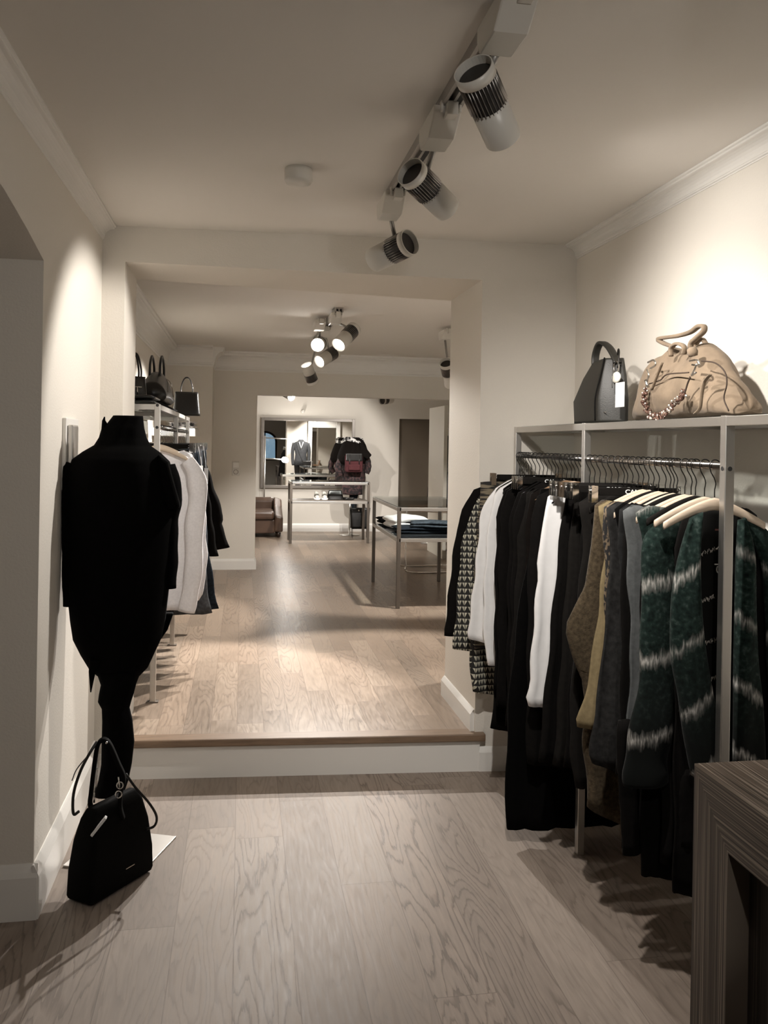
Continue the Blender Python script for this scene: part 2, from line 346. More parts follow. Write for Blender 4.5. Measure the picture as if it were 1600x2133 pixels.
def tag(o, label=None, cat=None, group=None, kind=None):
    if label: o['label'] = label
    if cat: o['category'] = cat
    if group: o['group'] = group
    if kind: o['kind'] = kind
    return o
def obj(name, mb, mats, parent=None, local=False, bevel=0, label=None, subsurf=0, fix=True):
    bm = mb.bm
    if fix: bmesh.ops.recalc_face_normals(bm, faces=bm.faces[:])
    if parent is not None and not local:
        off = Vector((0, 0, 0)); p = parent
        while p is not None: off += Vector(p.location); p = p.parent
        bmesh.ops.translate(bm, vec=-off, verts=bm.verts[:])
    me = bpy.data.meshes.new(name); bm.to_mesh(me); bm.free()
    for m in (mats if isinstance(mats, (list, tuple)) else [mats]): me.materials.append(m)
    o = bpy.data.objects.new(name, me); C.objects.link(o)
    if parent is not None: o.parent = parent
    if bevel:
        bv = o.modifiers.new('bevel', 'BEVEL'); bv.width = bevel; bv.segments = 2; bv.limit_method = 'ANGLE'; bv.angle_limit = R(35)
    if subsurf:
        ss = o.modifiers.new('sub', 'SUBSURF'); ss.levels = subsurf; ss.render_levels = subsurf
    if label: o['label'] = label
    return o
def thing(name, label, cat, loc=(0, 0, 0), group=None, rz=0):
    o = bpy.data.objects.new(name, None); C.objects.link(o); o.location = loc; o.rotation_euler = (0, 0, rz); o.empty_display_size = 0.1
    return tag(o, label, cat, group)
def single(name, mb, mats, label, cat, base, group=None, **kw):   # a thing that is one mesh, origin at its base
    bmesh.ops.translate(mb.bm, vec=-Vector(base), verts=mb.bm.verts[:])
    o = obj(name, mb, mats, None, **kw); o.location = base
    return tag(o, label, cat, group)
def struct(name, mb, mats, **kw):
    return tag(obj(name, mb, mats, None, **kw), kind='structure')
def copy_tree(o, parent=None):
    c = o.copy(); C.objects.link(c)
    if parent is not None: c.parent = parent
    for ch in [x for x in bpy.data.objects if x.parent == o]: copy_tree(ch, c)
    return c
def smoothpath(pts, n=8, closed=False):
    pts = [Vector(p) for p in pts]; out = []; m = len(pts)
    rng = range(m) if closed else range(m - 1)
    for i in rng:
        p1, p2 = pts[i], pts[(i + 1) % m]
        p0 = pts[i - 1] if (i > 0 or closed) else p1 * 2 - p2
        p3 = pts[(i + 2) % m] if (i + 2 < m or closed) else p2 * 2 - p1
        for k in range(n):
            t = k / n; out.append(0.5 * ((2 * p1) + (-p0 + p2) * t + (2 * p0 - 5 * p1 + 4 * p2 - p3) * t * t + (-p0 + 3 * p1 - 3 * p2 + p3) * t ** 3))
    if not closed: out.append(pts[-1])
    return out

# ------------------------------------------------------------------ the building
def yF(x): return 3.948 - 0.0658 * x          # front face of the wall with the wide opening
def yB(x): return 4.43 + 0.045 * x            # its rear face
XL, XR, XWL, XWR = -0.5393, 1.1176, -0.642, 1.579
ZC, STEP = 2.5237, 0.182
def zb(x, y): return 2.361 - 0.013 * (x - XL)
Z2 = 2.50; X2L = -0.757; X2R = 3.45
b = MB(); b.prism([(-1.9, -2.8), (XWR + 0.1, -2.8), (XWR + 0.1, yF(XWR) + 0.03), (-1.9, yF(-1.9) + 0.03)], -0.1, 0.0)
struct('floor', b, OAK1)
b = MB(); b.prism([(-1.0, yF(-1.0) + 0.02), (3.6, yF(3.6) + 0.02), (3.6, 13.1), (-1.6, 13.1), (-1.6, 9.3), (-1.0, 9.3)], 0.02, STEP)
struct('floor_raised', b, OAK2)
b = MB(); b.prism([(XWL, -2.8), (XWR, -2.8), (XWR, yF(XWR)), (XWL, yF(XWL))], ZC, ZC + 0.1)
struct('ceiling', b, CEIL)
b = MB(); b.prism([(X2L - 0.1, 4.3), (3.6, 4.3), (3.6, 9.1), (X2L - 0.1, 9.1)], Z2, Z2 + 0.1)
struct('ceiling_middle_room', b, CEIL)
b = MB(); b.prism([(-1.6, 9.1), (3.6, 9.1), (3.6, 13.1), (-1.6, 13.1)], Z2 + 0.05, Z2 + 0.15)
struct('ceiling_back_room', b, CEIL)
YA = 2.865
b = MB()                                          # left wall: pier, and lintel over the side opening
b.box((XWL - 0.16, YA, 0), (XWL, 4.0, ZC))
def arch_strip(b, x0, x1, top):
    v = [(YA, 2.124), (2.65, 2.172), (2.4, 2.217), (2.1, 2.25), (-2.8, 2.25), (-2.8, top), (YA, top)]
    a_ = [b.bm.verts.new((x0, y, z)) for y, z in v]; c_ = [b.bm.verts.new((x1, y, z)) for y, z in v]
    b.bm.faces.new(a_); b.bm.faces.new(c_[::-1])
    for k in range(7): b.bm.faces.new((a_[k], a_[(k + 1) % 7], c_[(k + 1) % 7], c_[k]))
arch_strip(b, XWL - 0.16, XWL, ZC)
struct('wall_left', b, WALL)
b = MB(); b.box((-1.9, YA, 0), (XWL - 0.16, 3.03, 2.3)); b.box((-2.0, -2.8, 0), (-1.85, 3.03, 2.3)); struct('wall_alcove', b, WALL)
b = MB(); arch_strip(b, -1.9, XWL - 0.16, 2.3); struct('ceiling_alcove', b, CEIL)
b = MB(); b.box((XWR, -2.8, 0), (XWR + 0.15, 4.0, ZC)); struct('wall_right', b, WALL)
b = MB()                                          # wall between the front and the middle room, with the wide opening
b.prism([(-1.0, yF(-1.0)), (XL, yF(XL)), (XL, yB(XL)), (-1.0, yB(-1.0))], 0, Z2 + 0.1)
b.prism([(XR, yF(XR)), (3.6, yF(3.6)), (3.6, yB(3.6)), (XR, yB(XR))], 0, Z2 + 0.1)
b.prism([(XL, yF(XL)), (XR, yF(XR)), (XR, yB(XR)), (XL, yB(XL))], zb, Z2 + 0.1)
struct('wall_front', b, WALL)
b = MB()                                          # wall behind the camera with an arched shop window
wy = -2.8
cx, hw, zs, zt = 0.76, 0.38, 0.95, 1.56
arch = [(cx + hw * math.cos(a), zt + 0.32 * math.sin(a)) for a in [math.pi * k / 16 for k in range(17)]]
def wallface(y):
    return
b.box((-2.0, wy - 0.15, 0), (cx - hw, wy, ZC + 0.1)); b.box((cx + hw, wy - 0.15, 0), (XWR + 0.15, wy, ZC + 0.1)); b.box((cx - hw, wy - 0.15, 0), (cx + hw, wy, zs))
for (x0, z0), (x1, z1) in zip(arch, arch[1:]):
    vs = [b.bm.verts.new(p) for p in ((x0, wy, z0), (x1, wy, z1), (x1, wy, ZC + 0.1), (x0, wy, ZC + 0.1), (x0, wy - 0.15, z0), (x1, wy - 0.15, z1), (x1, wy - 0.15, ZC + 0.1), (x0, wy - 0.15, ZC + 0.1))]
    for f in ((0, 1, 2, 3), (4, 5, 6, 7), (0, 1, 5, 4), (1, 2, 6, 5), (2, 3, 7, 6), (3, 0, 4, 7)): b.bm.faces.new([vs[i] for i in f])
struct('wall_back', b, WALL)
b = MB(); loop = [(cx - hw, zs)] + [(cx + hw, zs)] + arch
b.tube([(x, wy + 0.01, z) for x, z in loop], 0.035, 4, closed=True); b.tube([(cx, wy + 0.01, zs), (cx, wy + 0.01, zt + 0.32)], 0.02, 4)
win = struct('window_1', b, WOODD)
b = MB(); b.box((cx - hw, wy - 0.05, zs), (cx + hw, wy - 0.044, zt + 0.32)); o = obj('window_pane', b, GLASS, win)
b = MB(); b.box((X2L - 0.15, 4.3, 0), (X2L, 9.3, Z2 + 0.1)); b.box((X2L, 8.65, 0), (-0.302, 9.1, Z2 + 0.1)); struct('wall_left_middle_room', b, WALL)
b = MB(); b.box((X2R, 4.3, 0), (X2R + 0.15, 13.1, Z2 + 0.2)); struct('wall_right_middle_room', b, WALL)
b = MB(); zl = 2.052
b.box((X2L - 0.8, 9.1, 0), (0.155, 9.26, Z2 + 0.1)); b.box((2.31, 9.1, 0), (X2R, 9.26, Z2 + 0.1)); b.box((0.155, 9.1, zl), (2.31, 9.26, Z2 + 0.1))
struct('wall_partition', b, WALL)
YB = 12.93
b = MB(); b.box((-1.6, YB, 0), (2.426, YB + 0.15, Z2 + 0.2)); b.box((3.134, YB, 0), (3.6, YB + 0.15, Z2 + 0.2)); b.box((2.426, YB, 1.947), (3.134, YB + 0.15, Z2 + 0.2))
b.box((-1.75, 9.1, 0), (-1.6, 13.1, Z2 + 0.2)); struct('wall_back_room', b, WALL)
b = MB(); b.box((2.40, YB + 0.07, STEP), (3.16, YB + 0.10, 1.97)); struct('door_1', b, DOORM)
b = MB(); b.box((2.385, 9.80, STEP), (2.43, 10.62, 2.02)); struct('door_2', b, CREAMP, bevel=0.004)
# skirting boards: profile is (out of wall, up)
SK = [(0, 0), (0.016, 0), (0.016, 0.078), (0.012, 0.086), (0.006, 0.096), (0.003, 0.1), (0, 0.1)]
def skirt(name, runs, z, h=0.1, t=1.0):
    b = MB()
    for p0, p1, n in runs: b.extrude([(u * t, v * h / 0.1) for u, v in SK], (*p0, z), (*p1, z), (*n, 0), (0, 0, 1))
    return struct(name, b, TRIM)
skirt('baseboard_left', [((XWL, YA - 0.016), (XWL, yF(XWL) ), (1, 0)), ((XWL - 1.2, YA), (XWL + 0.016, YA), (0, -1))], 0, 0.175, 1.3)
skirt('baseboard_right', [((XWR, -2.8), (XWR, yF(XWR)), (-1, 0))], 0, 0.115)
nd = Vector((-0.0658, -1)).normalized()
skirt('baseboard_front', [((XWL, yF(XWL)), (XL, yF(XL)), nd), ((XR + 0.02, yF(XR + 0.02)), (XWR, yF(XWR)), nd)], 0, 0.115)
skirt('baseboard_opening', [((XL, yF(XL) + 0.01), (XL, yB(XL)), (1, 0)), ((XR, yF(XR) + 0.01), (XR, yB(XR)), (-1, 0))], STEP, 0.105, 1.3)
skirt('baseboard_middle_room', [((X2L, 4.5), (X2L, 8.65), (1, 0)), ((-0.302, 9.1), (0.155, 9.1), (0, -1)), ((0.155, 9.084), (0.155, 9.26), (1, 0)), ((XR, yB(XR)), (X2R, yB(X2R)), (0, 1)), ((X2R, 4.6), (X2R, 9.1), (-1, 0))], STEP, 0.115)
skirt('baseboard_back_room', [((-1.6, YB), (2.40, YB), (0, -1))], STEP, 0.125)
# step: white riser and oak nosing
b = MB(); b.prism([(XL - 0.06, yF(XL) - 0.012), (XR + 0.022, yF(XR + 0.02) - 0.012), (XR + 0.022, yF(XR) + 0.03), (XL - 0.06, yF(XL) + 0.03)], 0, STEP - 0.034)
struct('trim_1', b, TRIM)
b = MB(); b.prism([(XL - 0.06, yF(XL) - 0.035), (XR + 0.045, yF(XR + 0.04) - 0.035), (XR + 0.045, yF(XR) + 0.05), (XL - 0.06, yF(XL) + 0.05)], STEP - 0.034, STEP + 0.002)
struct('trim_2', b, NOSE, bevel=0.006)
# cornices: (out of wall, down from ceiling)
def crown(name, runs, z, w, h):
    prof = [(0, 0), (w, 0), (w, -0.10 * h), (w * 0.9, -0.14 * h), (w * 0.9, -0.22 * h)]
    for k in range(7):
        a = math.pi / 2 * k / 6; prof.append((w * (0.16 + 0.68 * (1 - math.sin(a))), -h * (0.24 + 0.56 * (1 - math.cos(a)))))
    prof += [(w * 0.12, -0.84 * h), (w * 0.12, -0.9 * h), (w * 0.04, -0.93 * h), (w * 0.04, -h), (0, -h)]
    b = MB()
    for p0, p1, n in runs: b.extrude(prof, (*p0, z), (*p1, z), (*n, 0), (0, 0, 1))
    return struct(name, b, TRIM)
crown('trim_3', [((XWL, -2.8), (XWL, yF(XWL)), (1, 0))], ZC, 0.06, 0.068)
crown('trim_4', [((XWR, -2.8), (XWR, yF(XWR)), (-1, 0))], ZC, 0.06, 0.068)
crown('trim_5', [((X2L, 4.4), (X2L, 8.65), (1, 0)), ((X2L, 8.65), (-0.302, 8.65), (0, -1)), ((-0.302, 8.65), (-0.302, 9.1), (1, 0)), ((-0.302, 9.1), (X2R, 9.1), (0, -1))], Z2, 0.11, 0.20)

# ------------------------------------------------------------------ lamps
def spotlight(P_ad, rear, front, label, group, power, angle, aim=None, blend=0.35, col=SPOT_COL, emis=None, r=0.052):
    """P_ad: point on the track; rear/front: ends of the lamp body"""
    rear, front = Vector(rear), Vector(front); ax = (front - rear).normalized(); L = (front - rear).length
    base = Vector(P_ad); t = thing('track_spotlight', label, 'spotlight', base, group)
    b = MB(); x, y, z = base
    prof = [(-0.10, 0), (0.10, 0), (0.10, -0.035), (0.08, -0.068), (-0.03, -0.068), (-0.10, -0.02)]
    b.extrude(prof, (x - 0.052, y, z), (x + 0.026, y, z), (0, 1, 0), (0, 0, 1)); ad = obj('adapter', b, PLAST, t, bevel=0.004)
    b = MB(); b.box((x - 0.020, y - 0.125, z - 0.034), (x + 0.012, y - 0.085, z + 0.004)); b.box((x - 0.034, y - 0.11, z - 0.02), (x - 0.027, y - 0.09, z + 0.01)); b.box((x + 0.018, y - 0.11, z - 0.02), (x + 0.025, y - 0.09, z + 0.01)); obj('latch', b, PLAST, ad, bevel=0.002)
    mid = rear + ax * L * 0.42
    b = MB(); top = Vector((x - 0.005, y + 0.07, z - 0.04))
    side = ax.cross(Vector((0, 0, 1))).normalized(); jt = mid + Vector((0, 0, r * 1.05))
    b.tube([top, jt], 0.009, 8); obj('stem', b, TRACKM, t)
    b = MB(); b.lathe([(r * 0.90, L * 0.10), (r * 0.93, L * 0.12), (r * 0.93, L * 0.5), (r * 0.90, L * 0.52)], rear, 32, ax)
    ex, ey = b.frame_from(ax); hs = obj('heat_sink', b, GUN, t)
    b = MB()
    for k in range(30):
        a = 2 * math.pi * k / 30; dr = ex * math.cos(a) + ey * math.sin(a)
        b.tube([rear + ax * L * 0.13 + dr * r * 0.95, rear + ax * L * 0.515 + dr * r * 0.95], 0.0022, 4, flat=(0.0045, 0.0012), up=dr)
    obj('ribs', b, RIB, hs)
    b = MB(); o_, i_ = r * 1.04, r * 0.975
    b.lathe([(i_, 0.0), (o_, 0.0), (o_, L * 0.13), (i_, L * 0.13)], rear, 32, ax)
    b.bm.faces.ensure_lookup_table()
    for f in [f for f in b.bm.faces if len(f.verts) > 4]: b.bm.faces.remove(f)
    n = len(b.bm.verts) // 4; vs = list(b.bm.verts)
    for k in range(32): b.bm.faces.new((vs[k], vs[(k + 1) % 32], vs[96 + (k + 1) % 32], vs[96 + k]))
    obj('rear_ring', b, PLAST, t)
    b = MB(); b.lathe([(r * 0.99, 0), (r * 0.99, L * 0.5), (r * 0.9, L * 0.5), (r * 0.9, L * 0.45)], front, 32, -ax)
    b.bm.faces.ensure_lookup_table()
    for f in [f for f in b.bm.faces if len(f.verts) > 4]: b.bm.faces.remove(f)
    obj('front_tube', b, PLAST, t)
    # inner reflector and glowing lens
    b = MB(); b.lathe([(r * 0.985, 0.0), (r * 0.55, L * 0.12), (r * 0.55, L * 0.14)], front - ax * 0.001, 24, -ax)
    b.bm.faces.ensure_lookup_table()
    for f in [f for f in b.bm.faces if len(f.verts) > 4]: b.bm.faces.remove(f)
    obj('reflector', b, WHT, t)
    b = MB(); b.lathe([(r * 0.5, L * 0.118), (r * 0.5, L * 0.128)], front, 20, -ax); obj('lens', b, emis or LENS, t)
    if power:
        ld = bpy.data.lights.new('spot', 'SPOT'); ld.energy = power; ld.spot_size = R(angle); ld.spot_blend = blend; ld.color = col; ld.shadow_soft_size = 0.022
        lo = bpy.data.objects.new('lamp_light', ld); C.objects.link(lo); lo.parent = t
        p = front + ax * 0.006; lo.location = p - base
        d = (Vector(aim) - p) if aim is not None else ax
        lo.rotation_euler = d.to_track_quat('-Z', 'Y').to_euler()
    return t
def track(p0, p1, label):
    b = MB(); x, z = p0[0], p0[2]
    prof = [(-0.03, 0), (0.03, 0), (0.03, -0.032), (0.020, -0.032), (0.020, -0.012), (0.004, -0.012), (0.004, -0.032), (-0.004, -0.032), (-0.004, -0.012), (-0.020, -0.012), (-0.020, -0.032), (-0.03, -0.032)]
    b.extrude(prof, p0, p1, (1, 0, 0), (0, 0, 1))
    t = thing('lighting_track', label, 'lighting track', p0)
    obj('rail', b, TRACKM, t)
    b = MB(); b.box((x + 0.005, p0[1] + 0.02, z - 0.030), (x + 0.0195, p1[1] - 0.02, z - 0.020)); obj('power_slot', b, DARK, t)
    return t
XT = 0.5598
track((XT, -2.2, ZC), (XT, 3.33, ZC), 'long grey lighting track on the front ceiling carrying three spotlights')
zt_ = ZC - 0.032
G1 = 'spotlights on the front track'
spotlight((XT, 1.74, zt_), (0.489, 1.80, 2.382), (0.602, 1.933, 2.285), 'white ribbed spotlight nearest the viewer on the front ceiling track', 'spotlights on the front track', 62 * K1, 100, aim=(1.45, 3.0, 0.9), blend=0.9, r=0.044)
spotlight((XT, 2.37, zt_), (0.476, 2.44, 2.357), (0.620, 2.562, 2.29), 'middle one of the three white spotlights on the front ceiling track', G1, 24 * K1, 112, aim=(1.60, 2.50, 1.75), blend=0.9, r=0.044)
spotlight((XT, 3.17, zt_), (0.635, 3.22, 2.34), (0.516, 3.374, 2.295), 'white spotlight at the far end of the front track aimed at the left wall', G1, 46 * K1, 78, aim=(-0.62, 3.7, 1.5), blend=0.4, r=0.050)
spotlight((0.88, 0.98, zt_), (0.80, 1.06, 2.40), (0.93, 1.29, 2.385), 'white spotlight cut off by the top edge of the photo', G1, 0, 60)
spotlight((XT, 0.2, zt_), (0.53, 0.25, 2.38), (0.53, 0.30, 2.20), 'added white fill spotlight on the front track, unseen behind the viewer', G1, 17 * K1, 130, aim=(0.4, 2.8, 0.8), blend=1.0)  # unseen lamp added behind the camera to fill the front room
spotlight((XT, -1.2, zt_), (0.53, -1.15, 2.38), (0.53, -1.0, 2.24), 'added white fill spotlight, unseen at the shop window end of the front track', G1, 9 * K1, 120, aim=(0.2, 3.0, 1.4), blend=1.0)  # second unseen fill lamp, added farther back on the track
X2T = 0.655
track((X2T, 5.85, Z2), (X2T, 7.9, Z2), 'short grey lighting track on the middle room ceiling')
z2_ = Z2 - 0.032
GLARE = EM('glaring_lamp', (1, 0.97, 0.92), 60)
G2 = 'spotlights of the middle room'
spotlight((X2T, 5.98, z2_), (0.78, 5.98, 2.372), (0.655, 5.86, 2.236), 'ribbed spotlight nearest the opening on the middle room track', G2, 190 * K2, 66, aim=(-0.45, 4.5, 0.2))
spotlight((X2T, 6.75, z2_), (0.745, 6.85, 2.30), (0.60, 6.74, 2.20), 'second ribbed spotlight behind the nearest on the middle room track', G2, 170 * K2, 80, aim=(-0.75, 6.6, 1.0))
spotlight((X2T - 0.08, 6.35, z2_), (0.60, 6.62, 2.335), (0.56, 6.45, 2.30), 'glaring spotlight facing the viewer on the middle room track', G2, 190 * K2, 75, aim=(0.9, 4.3, 0.1), emis=GLARE)
spotlight((X2T, 7.55, z2_), (0.625, 7.60, 2.09), (0.555, 7.52, 2.245), 'lowest dark spotlight at the far end of the middle room track', G2, 0, 60)
spotlight((1.62, 6.6, z2_), (1.575, 6.45, 2.20), (1.66, 6.62, 2.04), 'ribbed spotlight half hidden by the right pillar of the opening', G2, 110 * K2, 90, aim=(1.5, 8.0, 0.2))
spotlight((1.9, 5.4, z2_), (1.85, 5.3, 2.38), (1.78, 5.35, 2.2), 'ribbed spotlight of the middle room aimed at the wall mirror', G2, 70 * K2, 95, aim=(2.0, 4.5, 1.3))
Z3 = Z2 + 0.05
G3 = 'spotlights of the back room'
spotlight((0.50, 10.6, Z3 - 0.01), (0.52, 10.72, 2.18), (0.60, 10.58, 2.12), 'small glowing spotlight at the left of the back room ceiling', G3, 150 * K3, 75, aim=(1.1, 12.9, 0.9))
spotlight((1.75, 10.6, Z3 - 0.01), (1.74, 10.5, 2.10), (1.88, 10.62, 2.12), 'small white spotlight at the right of the back room ceiling', G3, 60 * K3, 80, aim=(0.8, 12.9, 1.0))
spotlight((1.1, 10.2, Z3 - 0.01), (1.1, 10.2, 2.40), (1.1, 10.3, 2.22), 'added white spotlight of the back room, unseen above the doorway', G3, 90 * K3, 110, aim=(0.9, 11.2, 0.2), blend=0.8)  # unseen lamp added to brighten the back room

# ------------------------------------------------------------------ small wall and ceiling fittings
sd = atZ(622, 352, ZC); b = MB()
b.lathe([(0.048, 0), (0.050, -0.012), (0.050, -0.04), (0.044, -0.052), (0.02, -0.055)], (sd.x, sd.y, ZC), 32)
single('smoke_detector', b, PLAST, 'round white smoke detector on the front ceiling left of the track', 'smoke detector', (sd.x, sd.y, ZC))
sw = thing('light_switch', 'white light switch with socket below on the pillar of the middle room', 'switch', (-0.06, 9.1, 1.19))
b = MB(); b.box((-0.10, 9.088, 1.185), (-0.018, 9.1, 1.335)); obj('plate', b, PLAST, sw, bevel=0.005)
b = MB(); b.box((-0.088, 9.082, 1.267), (-0.030, 9.089, 1.323)); obj('rocker', b, WHT, sw, bevel=0.003)
b = MB(); b.lathe([(0.026, 0), (0.026, 0.002), (0.022, 0.002), (0.020, -0.004)], (-0.059, 9.0885, 1.223), 20, Vector((0, -1, 0))); obj('socket', b, STEELD, sw)
ic = thing('wall_intercom', 'white and silver intercom on the left wall behind the black mannequin', 'intercom', (XWL, 3.3, 1.3))
b = MB(); b.box((XWL, 3.19, 1.36), (XWL + 0.014, 3.42, 1.625)); obj('back_plate', b, WHT, ic, bevel=0.003)
b = MB(); b.box((XWL + 0.014, 3.21, 1.38), (XWL + 0.035, 3.31, 1.60)); obj('handset', b, STEEL, ic, bevel=0.006)
b = MB(); b.box((XWL + 0.014, 3.33, 1.40), (XWL + 0.020, 3.40, 1.59)); obj('panel', b, PLAST, ic, bevel=0.002)
b = MB(); b.lathe([(0.03, 0), (0.03, 0.03), (0.02, 0.05), (0.012, 0.05)], (0.915, YB, 2.03), 16, Vector((0, -1, 0)))
single('motion_sensor', b, PLAST, 'small white sensor on the back wall above the large mirror', 'sensor', (0.915, YB, 2.03))

# ------------------------------------------------------------------ mirrors
m_ = thing('wall_mirror', 'wide grey-framed mirror on the back wall reflecting the shop', 'mirror', (1.0, YB, 0.84))
x0, x1, z0, z1, fw = 0.285, 1.723, 0.845, 1.922, 0.045
b = MB()
b.box((x0, YB - 0.035, z0), (x0 + fw, YB, z1)); b.box((x1 - fw, YB - 0.035, z0), (x1, YB, z1)); b.box((x0 + fw, YB - 0.035, z0), (x1 - fw, YB, z0 + fw)); b.box((x0 + fw, YB - 0.035, z1 - fw), (x1 - fw, YB, z1))
obj('frame', b, MFRAME, m_, bevel=0.003)
b = MB(); b.box((x0 + fw, YB - 0.022, z0 + fw), (x1 - fw, YB - 0.012, z1 - fw)); obj('mirror_glass', b, MIRR, m_)
ym = yB(1.64) + 0.11
m_ = thing('white_framed_mirror', 'tall white-framed mirror seen reflected in the large back mirror', 'mirror', (2.05, ym, STEP))
x0, x1, z0, z1, fw = 1.64, 2.46, STEP + 0.01, 2.12, 0.105
b = MB()
for a, c in (((x0, z0), (x0 + fw, z1)), ((x1 - fw, z0), (x1, z1)), ((x0 + fw, z0), (x1 - fw, z0 + fw)), ((x0 + fw, z1 - 0.19), (x1 - fw, z1))):
    b.box((a[0], ym - 0.04, a[1]), (c[0], ym, c[1]))
obj('frame', b, WHT, m_, bevel=0.008)
b = MB(); b.box((x0 + fw, ym - 0.028, z0 + fw), (x1 - fw, ym - 0.018, z1 - 0.19)); obj('mirror_glass', b, MIRR, m_)

# ------------------------------------------------------------------ racks
def square_tube(b, p0, p1, s):
    p0, p1 = Vector(p0), Vector(p1); h = s / 2; d = (p1 - p0)
    ax = max(range(3), key=lambda i: abs(d[i])); lo = [min(p0[i], p1[i]) - (h if i != ax else 0) for i in range(3)]; hi = [max(p0[i], p1[i]) + (h if i != ax else 0) for i in range(3)]
    b.box(lo, hi)
RX, RZ, SZ = 1.2953, 1.5047, 1.640
rk = thing('clothes_rack', 'silver square-tube clothes rack with shelf along the right wall', 'clothes rack', (RX, 3.0, 0))
for y in (2.0864, 3.0316, 3.84):
    b = MB(); square_tube(b, (RX, y, 0), (RX, y, SZ + 0.002), 0.0275); p = obj('post', b, STEEL, rk, bevel=0.002)
b = MB(); b.cyl((RX - 0.0148, 2.0864, 1.4985), (RX - 0.013, 2.0864, 1.4985), 0.006, 12); b.cyl((RX, 2.0717, 1.4985), (RX, 2.0735, 1.4985), 0.0065, 12); obj('bolt_hole', b, DARK, rk)
b = MB(); b.cyl((RX, 2.09, RZ), (RX, 3.845, RZ), 0.0105, 16); obj('rail', b, DCHROME, rk)
b = MB(); square_tube(b, (RX, 0.9, SZ - 0.013), (RX, 3.853, SZ - 0.013), 0.026); square_tube(b, (XWR - 0.014, 0.9, SZ - 0.013), (XWR - 0.014, 3.83, SZ - 0.013), 0.02)
for y in (0.92, 2.12, 2.55, 3.06, 3.45, 3.82): square_tube(b, (RX, y, SZ - 0.014), (XWR - 0.005, y, SZ - 0.014), 0.02)
obj('shelf_frame', b, STEEL, rk, bevel=0.0015)
b = MB(); b.box((RX + 0.013, 0.93, SZ - 0.004), (XWR - 0.005, 3.83, SZ + 0.004)); obj('glass_shelf', b, GLASS, rk)
LX, LZ = -0.437, 1.735
lk = thing('clothes_rack', 'silver square-tube clothes rack with shelf along the left wall of the middle room', 'clothes rack', (LX, 5.7, STEP))
for y in (4.52, 5.757, 7.0):
    b = MB(); square_tube(b, (LX, y, STEP), (LX, y, LZ + 0.002), 0.0295); p = obj('post', b, STEEL, lk, bevel=0.002)
    b = MB(); b.box((LX - 0.03, y - 0.02, STEP), (LX + 0.03, y + 0.02, STEP + 0.006)); obj('foot_plate', b, STEELD, p)
b = MB()
for z in (1.73, 1.615): b.cyl((LX, 4.5065, z), (LX, 4.5040, z), 0.008, 12)
obj('bolt_hole', b, DARK, lk)
b = MB(); b.cyl((LX, 4.52, 1.615), (LX, 7.0, 1.615), 0.011, 14); obj('rail', b, DCHROME, lk)
b = MB(); square_tube(b, (LX, 4.52, LZ - 0.014), (LX, 7.0, LZ - 0.014), 0.028); square_tube(b, (X2L + 0.014, 4.52, LZ - 0.014), (X2L + 0.014, 7.0, LZ - 0.014), 0.028)
for y in (4.52, 5.757, 7.0): square_tube(b, (X2L, y, LZ - 0.014), (LX, y, LZ - 0.014), 0.028)
obj('shelf_frame', b, STEEL, lk, bevel=0.0015)
b = MB(); b.box((X2L + 0.01, 4.53, LZ - 0.006), (LX - 0.013, 6.99, LZ + 0.002)); obj('glass_shelf', b, GLASS, lk)

# ------------------------------------------------------------------ hangers
def hook_mb(rz=0.0105):
    b = MB(); pts = []
    for k in range(13):
        a = R(-35 + 215 * k / 12); pts.append((math.cos(a) * 0.020, 0, 0.004 + math.sin(a) * 0.0185 - 0.0))
    pts = [(-p[0], p[1], p[2]) for p in pts][::-1]
    pts = [(0.016, 0, -0.010)] + [(math.cos(R(a)) * 0.0165, 0, math.sin(R(a)) * 0.0165 - 0.0) for a in range(-10, 200, 15)] + [(-0.012, 0, -0.018), (-0.002, 0, -0.034), (0.003, 0, -0.05), (0, 0, -0.066), (0, 0, -0.088)]
    b.tube(smoothpath(pts, 2), 0.0018, 6); return b
def hanger_wood(col, label):
    t = thing('clothes_hanger', label, 'hanger', (0, 0, -50)); t.location = (0, 0, 0)
    obj('hook', hook_mb(), BLKMET, t, local=True)
    b = MB(); rings = []
    for k in range(-12, 13):
        s_ = k / 12; x = s_ * 0.152; z = -0.088 - 0.067 * abs(s_) ** 1.35; y = 0.003 * (abs(s_) ** 2) * -1
        h = 0.018 - 0.007 * abs(s_); th = 0.0065 - 0.001 * abs(s_) ** 2
        rings.append([Vector((x, y + th * math.cos(2 * math.pi * q / 10), z - h + h * math.sin(2 * math.pi * q / 10))) for q in range(10)])
    b.loft(rings); obj('wooden_bar', b, col, t, local=True)
    return t
def text_mesh(s_, size):
    cu = bpy.data.curves.new('lettering', 'FONT'); cu.body = s_; cu.size = size; cu.align_x = 'CENTER'; cu.extrude = 0.0004; cu.offset = size * 0.02
    o = bpy.data.objects.new('lettering_source', cu); C.objects.link(o); bpy.context.view_layer.update()
    me = bpy.data.meshes.new_from_object(o.evaluated_get(bpy.context.evaluated_depsgraph_get())); bpy.data.objects.remove(o); return me
def lettering(s_, size, parent, loc, rot, mat, name='lettering', sx=1.0):
    me = text_mesh(s_, size); me.materials.clear(); me.materials.append(mat)
    me.transform(Matrix.Diagonal((sx, 1, 1, 1))); me.transform(Euler_(rot).to_matrix().to_4x4()); me.transform(Matrix.Translation(Vector(loc)))
    o = bpy.data.objects.new(name, me); C.objects.link(o); o.parent = parent; return o
from mathutils import Euler
def Euler_(r): return Euler([R(a) for a in r])
